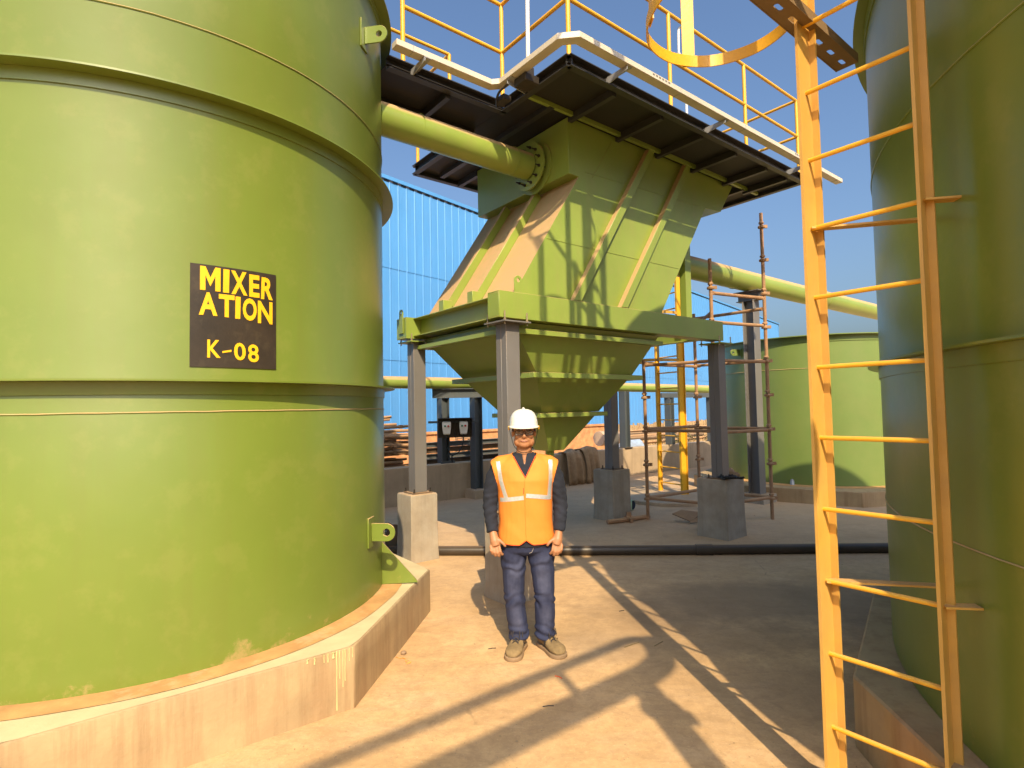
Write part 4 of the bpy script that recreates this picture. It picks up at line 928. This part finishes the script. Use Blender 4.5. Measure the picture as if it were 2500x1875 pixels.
for z in np.arange(.3, LZ-.2, .30):
    mb = MB(); mb.cyl(s1+EZ*z, s2+EZ*z, .010, 10); obj('rung', mb, 'yellow', l2)
for z in (.9, 2.4, 4.2, 5.5):
    for p in (s1, s2):
        dd = (T2-p); dd.z = 0; L = dd.length-T2R; dd.normalize(); mb = MB(); mb.bar(p+EZ*z, p+dd*L+EZ*z, .05, .008, up=EZ); obj('standoff', mb, 'yellow_worn', l2)
ring_pts = catmull([V(1.33, 2.44), V(1.38, 2.64), V(1.32, 2.82), V(1.18, 2.93), V(1.02, 2.955), V(.85, 2.90), V(.72, 2.76), V(.685, 2.58), V(.73, 2.39), V(.87, 2.22), V(1.08, 2.12), V(1.32, 2.07), V(1.50, 2.09)], 8)
for i, z in enumerate((3.50, 4.9, 6.1)):
    mb = MB(); strip(mb, [p+EZ*z for p in ring_pts], .062, .006); obj('cage_hoop', mb, 'yellow', l2)
for p, nd in ((V(.985, 2.962), V(0, 1)), (V(.69, 2.60), V(-1, 0)), (V(.78, 2.275), V(-.6, -.7)), (V(1.20, 2.125), V(0, -1))):
    nd = nd.normalized(); td = V(-nd.y, nd.x); mb = MB(); mb.obox(p+nd*.0065*(-1)+EZ*((3.47+6.13)/2), .033, .003, (6.13-3.47)/2, td, nd, EZ); obj('cage_strap', mb, 'yellow', l2)
# slotted angle running from the ladder over the camera
sa = thing('slotted_angle', V(.9, 2.0, 3.1), 'dusty slotted steel angle crossing the upper right corner beside the ladder', 'steel angle')
q0, q1 = V(1.35, 2.44, 3.30)+E1*.42, V(1.35, 2.44, 3.30)-E1*.72; dq = (q1-q0).normalized(); L = (q1-q0).length; wq = EZ.cross(dq).normalized(); nq = EZ
mb = MB(); hw = .048; step = .125; hs = .030; hh = .011; k = 0.; t = .003
def quad(x0, x1, y0, y1):
    for sg in (-1, 1): mb.add([q0+dq*x+wq*y+nq*(t*sg) for x, y in ((x0, y0), (x1, y0), (x1, y1), (x0, y1))], [(0, 1, 2, 3) if sg > 0 else (3, 2, 1, 0)])
while k+step < L:
    m0 = k+step/2-hs; m1 = k+step/2+hs
    quad(k, m0, -hw, hw); quad(m1, k+step, -hw, hw)
    # slot with rounded ends: outer rectangle to inner stadium
    inn = [(m0+.011+ (-.011*math.cos(a)), .011*math.sin(a)) for a in np.linspace(-PI/2, PI/2, 7)][::1]
    inn = [(m0+.011-.011*math.cos(a), .011*math.sin(a)) for a in np.linspace(-PI/2, PI/2, 7)]+[(m1-.011+.011*math.cos(a), .011*math.sin(a)) for a in np.linspace(PI/2, -PI/2, 7)]
    out = [(m0, -hw)]*3+[(m0, 0)]+[(m0, hw)]*3+[(m1, hw)]*3+[(m1, 0)]+[(m1, -hw)]*3
    for i in range(14):
        j = (i+1) % 14
        for sg in (-1, 1): mb.add([q0+dq*p_[0]+wq*p_[1]+nq*(t*sg) for p_ in (out[i], out[j], inn[j], inn[i])], [(0, 1, 2, 3)])
        mb.add([q0+dq*p_[0]+wq*p_[1]+nq*(t*sg) for p_, sg in ((inn[i], 1), (inn[j], 1), (inn[j], -1), (inn[i], -1))], [(0, 1, 2, 3)])
    k += step
obj('web', mb, 'slotted', sa, smooth=0, fix=False)
mb = MB()
for sg in (-1, 1): mb.bar(q0+wq*(sg*hw)+EZ*.018, q1+wq*(sg*hw)+EZ*.018, .005, .045, up=EZ)
obj('flange', mb, 'slotted', sa)
# overhead feed pipe behind the camera (its shadow crosses the foreground)
fp = thing('feed_pipe', V(1.13, -.32), 'feed pipe on a round post standing behind the photographer', 'pipe')
c_ = V(1.165, -.418, 3.4); pth = [c_-E1*6, c_-E1*3, c_, c_+E1*.32, c_+E1*.50+EZ*.06, c_+E1*.56+EZ*.20, c_+E1*.56+EZ*.30]
mb = MB(); mb.tube(catmull(pth, 6), .088, 16); obj('barrel', mb, 'green', fp)
c2_ = c_+EZ*.41; mb = MB(); mb.tube(catmull([c2_-E1*6, c2_-E1*3, c2_, c2_+E1*.34, c2_+E1*.47-EZ*.04, c2_+E1*.53-EZ*.14], 6), .042, 12); obj('side_rail', mb, 'green', fp)
q = c_+E1*.22; mb = MB(); mb.tube([V(q.x, q.y, 0), q], .085, 16); mb.cyl(V(q.x, q.y, 3.08), V(q.x, q.y, 3.10), .115, 16); mb.obox(V(q.x+.05, q.y, 3.0), .09, .01, .06); obj('post', mb, 'green', fp)
mb = MB(); mb.bar(c_-E1*.22+EZ*.0, c2_-E1*.30, .05, .05); mb.bar(c_-E1*2.2, c2_-E1*2.2, .03, .03); obj('strut', mb, 'green', fp)

# ================================================================== THE MAN
from mathutils.bvhtree import BVHTree
PX, PY = .076, 3.92
def L(x, y, z): return V(PX+x, PY+y, z)          # local: x to the camera's right, -y towards the camera
man = thing('person', L(0, 0, 0), 'man in white hard hat, orange vest and jeans, thumbs in his pockets', 'person')
def organic(name, mb, mat, parent, voxel=.006, it=3, disp=None, cut=None, solid=0, sm=80):
    me = bpy.data.meshes.new(name); me.from_pydata([tuple(v) for v in mb.v], [], mb.f); me.update()
    bm = bmesh.new(); bm.from_mesh(me); bmesh.ops.recalc_face_normals(bm, faces=bm.faces[:]); bm.to_mesh(me); bm.free()
    o = bpy.data.objects.new(name, me); col.objects.link(o); m = o.modifiers.new('r', 'REMESH'); m.mode = 'VOXEL'; m.voxel_size = voxel
    bpy.context.view_layer.update()
    me2 = bpy.data.meshes.new_from_object(o.evaluated_get(bpy.context.evaluated_depsgraph_get())); bpy.data.objects.remove(o)
    bm = bmesh.new(); bm.from_mesh(me2)
    for _ in range(it): bmesh.ops.smooth_vert(bm, verts=bm.verts[:], factor=.5, use_axis_x=True, use_axis_y=True, use_axis_z=True)
    bm.normal_update()
    if disp:
        nv = [(v, v.normal.copy()*disp(v.co-L(0, 0, 0), v.normal)) for v in bm.verts]
        for v, d in nv: v.co += d
    bvh = BVHTree.FromBMesh(bm)
    if cut:
        fs = [f for f in bm.faces if cut(f.calc_center_median()-L(0, 0, 0), f.normal)]; bmesh.ops.delete(bm, geom=fs, context='FACES')
    if cut:
        for _ in range(8):
            nb = {}
            for e in bm.edges:
                if e.is_boundary:
                    a_, b_ = e.verts; nb.setdefault(a_, []).append(b_.co.copy()); nb.setdefault(b_, []).append(a_.co.copy())
            for v, l in nb.items():
                if len(l) == 2: v.co = v.co*.5+(l[0]+l[1])*.25
    off = Vector(parent['_w'])
    for v in bm.verts: v.co -= off
    bm.to_mesh(me2); bm.free()
    for p in me2.polygons: p.use_smooth = True
    me2.name = name; o = bpy.data.objects.new(name, me2); col.objects.link(o); me2.materials.clear(); me2.materials.append(M[mat]); o.parent = parent; o['_w'] = tuple(off)
    if solid: s = o.modifiers.new('s', 'SOLIDIFY'); s.thickness = solid; s.offset = 1
    return o, bvh
def ering(c, rx, ry, n=24, p=2.0, yaw=0):           # superellipse ring in a horizontal plane
    out = []
    for k in range(n):
        a = 2*PI*k/n; ca, sa = math.cos(a), math.sin(a)
        out.append(Vector(c)+V(rx*math.copysign(abs(ca)**(2/p), ca), ry*math.copysign(abs(sa)**(2/p), sa)))
    return out
def torso(mb, g=0., z0=.62, hem=None):
    rows = [(.62, .165, .105), (.70, .172, .112), (.78, .170, .115), (.88, .162, .112), (.98, .165, .113), (1.08, .168, .115), (1.16, .178, .112), (1.22, .190, .100), (1.27, .178, .084), (1.305, .120, .068), (1.33, .070, .058), (1.345, .055, .05)]
    mb.loft([ering(L(0, .01 if z > 1.2 else 0, z), rx+g, ry+g, 28, 2.4) for z, rx, ry in rows if z >= z0])
SH = {-1: [(-.160, .01, 1.246), (-.214, .012, 1.16), (-.236, .015, 1.05), (-.243, .01, .98), (-.238, -.018, .90), (-.226, -.048, .81)],
      1: [(.160, .01, 1.246), (.212, .012, 1.16), (.235, .015, 1.05), (.243, .01, .98), (.239, -.018, .90), (.226, -.048, .81)]}
def arm(mb, s, g=0., end=6, rs=(.064, .056, .048, .044, .039, .034)):
    mb.tube([L(*p) for p in SH[s][:end]], .05, 16, rs=[r+g for r in rs[:end]])
def finger(mb, pts, r0, r1):
    n = len(pts); mb.tube([L(*p) for p in pts], r0, 10, rs=[r0+(r1-r0)*i/(n-1) for i in range(n)]); mb.ell(L(*pts[-1]), r1, r1, r1, 10, 8); mb.ell(L(*pts[0]), r0, r0, r0, 10, 8)
body = MB()
torso(body, -.02, .70)
for s in (-1, 1):
    arm(body, s, -.014)
    wx = SH[s][-1]; m = s
    body.tube([L(m*.228, -.044, .84), L(m*.222, -.058, .795), L(m*.212, -.075, .755), L(m*.202, -.083, .722)], .03, 14, rs=[.026, .027, .034, .030])
    body.ell(L(m*.209, -.078, .745), .037, .022, .036, 14, 10)
    # four curled fingers of different length, back of the hand towards the camera
    for (bx, bz, ln, dx) in ((.240, .722, .90, .010), (.223, .716, 1.05, .014), (.203, .714, 1.08, .018), (.183, .720, .98, .020)):
        b0 = (m*bx, -.088, bz); k1 = (m*(bx-dx*.4), -.098, bz-.032*ln); k2 = (m*(bx-dx), -.086, bz-.055*ln); k3 = (m*(bx-dx*1.2), -.062, bz-.060*ln)
        finger(body, [b0, k1, k2, k3], .0105, .0085)
    finger(body, [(m*.200, -.080, .772), (m*.176, -.092, .758), (m*.155, -.100, .742), (m*.142, -.098, .726)], .0125, .0095)   # thumb hooked into the pocket
    hipx = -.08 if s < 0 else .10; ax = -.052 if s < 0 else .118
    body.tube([L(hipx, 0, .66), L(hipx, 0, .40), L(ax, .01, .10)], .06, 12, rs=[.066, .05, .036])
# neck and head
body.tube([L(0, .01, 1.27), L(0, .008, 1.335), L(0, .0, 1.41)], .055, 18, rs=[.064, .056, .052])
HZ = 1.487
body.ell(L(0, .012, HZ+.025), .0765, .094, .100, 26, 18)
body.ell(L(0, -.018, HZ-.045), .068, .070, .066, 24, 14)      # mid face
body.ell(L(0, -.050, HZ-.085), .042, .036, .030, 18, 12)      # chin
for s in (-1, 1):
    body.ell(L(s*.045, -.028, HZ-.068), .027, .040, .036, 14, 10)  # jaw
    body.ell(L(s*.043, -.056, HZ-.030), .021, .020, .017, 14, 10)  # cheek
    body.ell(L(s*.078, .014, HZ-.012), .010, .018, .030, 12, 10)   # ear
    body.ell(L(s*.028, -.074, HZ+.018), .024, .010, .008, 12, 8)   # brow
    body.ell(L(s*.011, -.090, HZ-.036), .008, .008, .007, 10, 8)   # nostril wing
body.tube([L(0, -.078, HZ+.006), L(0, -.090, HZ-.012), L(0, -.101, HZ-.031)], .01, 12, rs=[.0085, .0095, .0115])
body.ell(L(0, -.099, HZ-.033), .0115, .010, .009, 12, 8)
body.ell(L(0, -.083, HZ-.062), .022, .007, .011, 14, 8)        # muzzle
bodyo, bvB = organic('body', body, 'skin', man, .0042, 3)
def bvpt(bv, x, z, lift=.002, y0=-.5):
    h = bv.ray_cast(L(x, y0, z), V(0, 1, 0)); return (h[0]+h[1]*lift) if h[0] else None
def lay(bv, pts2, lift=.002, n=12):
    out = []
    for i in range(len(pts2)-1):
        for k in range(n):
            t = k/n; x = pts2[i][0]*(1-t)+pts2[i+1][0]*t; z = pts2[i][1]*(1-t)+pts2[i+1][1]*t; p = bvpt(bv, x, z, lift)
            if p: out.append(p)
    p = bvpt(bv, *pts2[-1], lift); 
    if p: out.append(p)
    return out
def ribbon(bv, pts2, wd, lift=.0035, n=16, thick=.0015):
    mb = MB(); prev = None; rows = []
    P = []
    for i in range(len(pts2)-1):
        for k in range(n+(i == len(pts2)-2)):
            t = k/n; P.append((pts2[i][0]*(1-t)+pts2[i+1][0]*t, pts2[i][1]*(1-t)+pts2[i+1][1]*t))
    for i, (x, z) in enumerate(P):
        a, b = P[max(i-1, 0)], P[min(i+1, len(P)-1)]; dx, dz = b[0]-a[0], b[1]-a[1]; q = math.hypot(dx, dz); nx, nz = -dz/q, dx/q; row = []
        for s in np.linspace(-.5, .5, 5):
            p = bvpt(bv, x+nx*wd*s, z+nz*wd*s, lift)
            if p is None: row = None; break
            row.append(p)
        if row: rows.append(row)
    vs = [p for r in rows for p in r]; mb.add(vs, [(5*i+k, 5*i+k+1, 5*i+6+k, 5*i+5+k) for i in range(len(rows)-1) for k in range(4)])
    return mb
# lips: a slight smile
mb = MB(); lp = lay(bvB, [(-.027, HZ-.058), (-.014, HZ-.0635), (0, HZ-.065), (.014, HZ-.0635), (.027, HZ-.058)], .0005, 5)
mb.tube(lp, .003, 8, rs=[.0010]+[.0026]*(len(lp)-2)+[.0010]); obj('lips', mb, 'lip', man)
mb = MB(); lp = lay(bvB, [(-.029, HZ-.0555), (-.014, HZ-.0600), (0, HZ-.0612), (.014, HZ-.0600), (.029, HZ-.0555)], .0012, 5); mb.tube(lp, .0011, 6); obj('mouth_line', mb, 'rust_dark', man)
# hair at the temples and nape
mb = MB(); 
for s in (-1, 1): mb.ell(L(s*.071, .008, HZ+.028), .012, .034, .032, 14, 10)
mb.ell(L(0, .055, HZ+.012), .066, .052, .060, 18, 12); obj('hair', mb, 'hair', man, smooth=60)
for s in (-1, 1):
    mb = MB(); lp = lay(bvB, [(s*.012, HZ+.0145), (s*.028, HZ+.019), (s*.046, HZ+.014)], .0015, 4); mb.tube(lp, .0028, 6); obj('eyebrow', mb, 'hair', man)
    mb = MB(); e = bvpt(bvB, s*.030, HZ+.001, -.004); mb.ell(e, .0125, .008, .0055, 14, 8); obj('eye', mb, 'hair', man)
# spectacles
gl = None; mb = MB(); gy = -.103
for s in (-1, 1):
    cx = s*.033; w2, h2 = .0275, .0150; pts = []
    for k in range(28):
        a = 2*PI*k/28; ca, sa_ = math.cos(a), math.sin(a); x = cx+w2*math.copysign(abs(ca)**.55, ca); z = HZ-.001+h2*math.copysign(abs(sa_)**.6, sa_); pts.append(L(x, gy+.28*(abs(x))**1.35*.9, z-.004))
    mb.tube(pts+[pts[0], pts[1]], .0026, 6, cap=False)
    mb.tube([L(s*.0600, gy+.012, HZ+.006), L(s*.073, gy+.025, HZ+.006), L(s*.0800, -.05, HZ+.004), L(s*.0815, .015, HZ-.002)], .0024, 6)
mb.tube([L(-.0065, gy, HZ+.003), L(0, gy-.003, HZ+.005), L(.0065, gy, HZ+.003)], .0022, 6)
gl = obj('spectacles', mb, 'frame_black', man)
for s in (-1, 1):
    mb = MB(); cx = s*.033; ctr = [L(cx, gy+.006, HZ-.001)]
    pts = []
    for k in range(24):
        a = 2*PI*k/24; ca, sa_ = math.cos(a), math.sin(a); x = cx+.0265*math.copysign(abs(ca)**.55, ca); z = HZ-.001+.0142*math.copysign(abs(sa_)**.6, sa_); pts.append(L(x, gy+.28*(abs(x))**1.35*.9, z-.004))
    mb.add(pts, [tuple(range(24))]); obj('lens', mb, 'lens', gl, smooth=0, fix=False)
# helmet
hz = 1.522; mb = MB(); rings = []
for z, r in ((-.004, 1.02), (.0, 1.03), (.02, 1.0), (.045, .965), (.07, .90), (.092, .78), (.108, .60), (.118, .36), (.121, .12), (.1213, .01)):
    rings.append([L(.1*0+.098*r*math.cos(t)*(1), .008+.122*r*math.sin(t), hz+z) for t in np.linspace(0, 2*PI, 49)[:-1]])
mb.loft(rings); hat = obj('hard_hat', mb, 'white_plastic', man, smooth=60)
mb = MB()
for x0 in (-.045, 0, .045):
    pts = []
    for t in np.linspace(-1.15, 1.25, 26):
        y = .008+.116*math.sin(t)*(1-abs(x0)*1.5); z = hz+.012+.109*max(0, math.cos(t))**.75*(1-abs(x0)*3.2)+(.003 if x0 == 0 else -.004); pts.append(L(x0*(1-.1*abs(t)), y, z))
    mb.tube(pts, .010 if x0 == 0 else .008, 8)
obj('ridge', mb, 'white_plastic', hat, smooth=60)
mb = MB(); rings = []; n = 56
for z, e_ in ((-.006, .0), (-.006, 1.), (.000, 1.02), (.004, .0)):
    rg_ = []
    for t in np.linspace(0, 2*PI, n+1)[:-1]:
        fr = max(0, -math.sin(t)); ex = .009+.030*fr**1.6; drop = -.006*fr**2
        rg_.append(L((.097+ex*e_)*math.cos(t), .008+(.120+ex*e_)*math.sin(t), hz+z+drop*e_))
    rings.append(rg_)
mb.loft(rings, cap=False); mb.f += []; obj('brim', mb, 'white_plastic', hat, smooth=50)
for s in (-1, 1):
    mb = MB(); mb.obox(L(s*.104, .012, hz-.010), .005, .014, .014); obj('strap_lug', mb, 'letter_yellow', hat, bevel=.003)
mb = MB(); mb.tube(catmull([L(-.101, .012, hz-.01), L(-.088, -.004, 1.45), L(-.070, -.020, 1.39), L(-.035, -.050, 1.352), L(0, -.062, 1.345), L(.035, -.050, 1.352), L(.070, -.020, 1.39), L(.088, -.004, 1.45), L(.101, .012, hz-.01)], 8), .0022, 6); obj('chin_strap', mb, 'cable', hat)
# shirt
sh_ = MB(); torso(sh_, .004, .62)
for s in (-1, 1): arm(sh_, s, .004)
sh_.tube([L(0, .012, 1.29), L(0, .010, 1.352)], .07, 20, rs=[.078, .064])
def shirt_disp(c, n):
    if abs(c.x) > .19:
        w_ = 1 if c.z < 1.2 else .5
        return w_*(.0042*math.sin(c.z*120+c.x*60*math.copysign(1, c.x)+4*noise.noise(c*14))*(.5+.5*noise.noise(c*9+Vector((4, 0, 0))))+.003*noise.noise(c*26))
    return .003*noise.noise(c*20)
def shirt_cut(c, n):
    if c.z > 1.338 or (abs(c.x) < .18 and c.z < .715): return True
    if c.y < -.02 and abs(c.x) < .004+max(0, (c.z-1.262))*.16 and c.z > 1.262: return True    # short placket opening
    return abs(c.x) > .15 and c.z < .795
sho, bvS = organic('shirt', sh_, 'navy', man, .0055, 3, shirt_disp, shirt_cut, .003)
# vest
ve = MB(); torso(ve, .019, .70)
for s in (-1, 1): ve.tube([L(s*.07, .008, 1.270), L(s*.155, .01, 1.246), L(s*.215, .012, 1.205), L(s*.245, .012, 1.15)], .06, 18, rs=[.066, .076, .075, .072])
def vest_disp(c, n): return .0065*noise.noise(Vector((c.x*9, c.y*9, c.z*5)))+.005*math.sin(c.z*26+c.x*22)*noise.noise(c*8+Vector((0, 0, 7)))
HEM = lambda x: .731+.035*max(0, 1-abs(abs(x)-.0)/.05)**1.3+.006*(abs(x)/.18)
def vest_cut(c, n):
    ax_ = abs(c.x)
    if c.z > 1.322 and ax_ < .075: return True
    if c.y < .02 and c.z > 1.180 and ax_ < (c.z-1.180)*.55+.001: return True
    if ax_ < .075 and c.z > 1.30 and c.y < .06: return True
    if ax_ > .232: return True
    if 1.05 < c.z < 1.27 and ax_ > .184+.045*((c.z-1.05)/.22)**1.6: return True
    if c.z < HEM(c.x): return True
    if abs(n.z) > .9 and c.z < .8: return True
    return False
veo, bvV = organic('safety_vest', ve, 'orange', man, .005, 4, vest_disp, vest_cut, .003)
for s in (-1, 1):
    mb = ribbon(bvV, [(.178, 1.29), (.172, 1.17), (.158, 1.035)] if s > 0 else [(-.182, 1.285), (-.162, 1.16), (-.128, 1.045)], .026); obj('reflective_tape', mb, 'reflect', veo, smooth=60, fix=False)
mb = ribbon(bvV, [(-.168, 1.030), (-.11, 1.038), (-.012, 1.050)], .028); obj('reflective_tape', mb, 'reflect', veo, smooth=60, fix=False)
mb = ribbon(bvV, [(.004, 1.064), (.08, 1.056), (.172, 1.040)], .028, .0055); obj('reflective_tape', mb, 'reflect', veo, smooth=60, fix=False)
for pts in ([(0.002, 1.178), (-.038, 1.249), (-.075, 1.318)], [(.002, 1.178), (.038, 1.249), (.075, 1.318)]):
    mb = MB(); lp = lay(bvV, pts, .0035, 14); mb.tube(lp, .0034, 6); obj('edge_binding', mb, 'vest_edge', veo)
for s in (-1, 1):
    mb = MB(); lp = lay(bvV, [(s*(.005+.16*t), HEM(.005+.16*t)+.003) for t in np.linspace(0, 1, 12)], .003, 3); mb.tube(lp, .0032, 6); obj('edge_binding', mb, 'vest_edge', veo)
mb = MB(); lp = lay(bvV, [(-.004, 1.175), (-.004, 1.0), (-.003, .9), (-.002, .785)], .0045, 12); mb.tube(lp, .0022, 6); obj('front_seam', mb, 'orange', veo)
mb = ribbon(bvV, [(-.012, 1.115), (-.012, 1.075)], .006, .005); obj('velcro_tab', mb, 'vest_edge', veo, fix=False)
# jeans
je = MB()
je.loft([ering(L(0, .0, z), rx, ry, 28, 2.5) for z, rx, ry in ((.655, .13, .085), (.68, .160, .108), (.72, .172, .116), (.79, .165, .112))])
LEG = {-1: [(-.084, .0, .70, .092), (-.086, -.002, .62, .088), (-.088, -.004, .50, .076), (-.089, -.008, .40, .070), (-.078, .004, .26, .067), (-.064, .008, .15, .065), (-.058, .006, .075, .066)],
       1: [(.090, .0, .70, .092), (.104, -.002, .62, .088), (.114, -.004, .50, .076), (.120, -.008, .40, .070), (.122, .004, .26, .067), (.119, .008, .15, .065), (.118, .006, .075, .066)]}
for s in (-1, 1): je.tube([L(x, y, z) for x, y, z, r in LEG[s]], .07, 20, rs=[q[3] for q in LEG[s]])
def jean_disp(c, n):
    s = -1 if c.x < .015 else 1; a = 0
    for z0, am, wd_, fq in ((.345, .006, .045, 115), (.115, .0075, .05, 125), (.60, .004, .08, 60)):
        k = math.exp(-((c.z-z0)/wd_)**2); a += am*k*math.sin(c.z*fq+s*c.x*24+6*noise.noise(c*9+Vector((s*4, 0, 0))))
    return a+.004*noise.noise(c*11)
jeo, bvJ = organic('jeans', je, 'denim', man, .0055, 3, jean_disp, lambda c, n: c.z < .083 and n.z < -.5, .002)
mb = MB(); lp = lay(bvJ, [(.047, .735), (.046, .705), (.035, .682), (.018, .675)], .002, 8); mb.tube(lp, .0012, 5); obj('fly_stitching', mb, 'stitch', jeo)
for s in (-1, 1):
    mb = MB(); lp = lay(bvJ, [(s*.112, .765), (s*.125, .735), (s*.152, .715)], .002, 8); mb.tube(lp, .0016, 5); obj('pocket_edge', mb, 'stitch', jeo)
# boots
def boot(hx, hy, tx, ty):
    h_, t_ = L(hx, hy, 0), L(tx, ty, 0); f = (t_-h_); Ln = f.length; f.normalize(); sd_ = V(f.y, -f.x)
    mb = MB(); rings = []
    secs = [(-.004, .028, .028, .085), (.02, .036, .022, .110), (.06, .038, .022, .120), (.095, .037, .022, .112), (.13, .039, .022, .090), (.17, .045, .022, .070), (.21, .048, .022, .066), (.245, .044, .022, .060), (.268, .032, .022, .047), (.280, .014, .024, .034)]
    for s_, w_, z0, z1 in secs:
        s_ = s_*Ln/.285; w_ *= 1.2; z1 *= 1.1; rg_ = []
        for k in range(20):
            a = 2*PI*k/20; ca, sa_ = math.cos(a), math.sin(a)
            rg_.append(h_+f*s_+sd_*(w_*math.copysign(abs(ca)**.75, ca))+EZ*((z0+z1)/2+(z1-z0)/2*math.copysign(abs(sa_)**.85, sa_)))
        rings.append(rg_)
    mb.loft(rings); mb.tube([h_+f*.05+EZ*.07, h_+f*.045+EZ*.135], .04, 16, rs=[.042, .044])
    bo, bvb = organic('boot', mb, 'boot', man, .0045, 2, lambda c, n: .002*noise.noise(c*40))
    mb = MB(); out = []
    for s_, w_ in ((-.012, .02), (.0, .034), (.03, .041), (.08, .040), (.12, .039), (.17, .048), (.215, .053), (.25, .049), (.275, .036), (.290, .016)): out.append((s_*Ln/.285, w_*1.16))
    poly = [h_+f*s_+sd_*w_ for s_, w_ in out]+[h_+f*s_-sd_*w_ for s_, w_ in reversed(out)]
    mb.loft([[p+EZ*.0005 for p in poly], [p+EZ*.006+(p-h_-f*.14)*.02 for p in poly], [p+EZ*.026 for p in poly]]); obj('sole', mb, 'sole', bo, bevel=.003)
    mb = MB()
    for i in range(5):
        s_ = (.175-.018*i)*Ln/.285; z_ = .084+.012*i
        w_ = .022
        mb.tube(catmull([h_+f*s_-sd_*w_+EZ*(z_-.010), h_+f*(s_-.006)+EZ*(z_+.008), h_+f*(s_-.012)+sd_*w_+EZ*(z_-.008)], 4), .0030, 6)
        mb.tube(catmull([h_+f*s_+sd_*w_+EZ*(z_-.010), h_+f*(s_-.006)+EZ*(z_+.010), h_+f*(s_-.012)-sd_*w_+EZ*(z_-.008)], 4), .0030, 6)
    top = h_+f*.105+EZ*.138
    for d1, d2 in ((.035, .02), (-.035, .03), (.02, .045), (-.022, .05)): mb.tube(catmull([top, top+sd_*d1+f*d2*.6+EZ*.008, top+sd_*d1*1.2+f*d2-EZ*.03], 5), .0028, 6)
    obj('laces', mb, 'lace', bo)
    for sg in (-1, 1):
        mb = MB(); c = h_+f*.125+sd_*(sg*.0475)+EZ*.062; mb.obox(c, .012, .002, .014, (f+EZ*.6).normalized(), sd_, EZ); obj('side_patch', mb, 'lace', bo)
boot(-.040, .075, -.115, -.190); boot(.095, .075, .222, -.160)
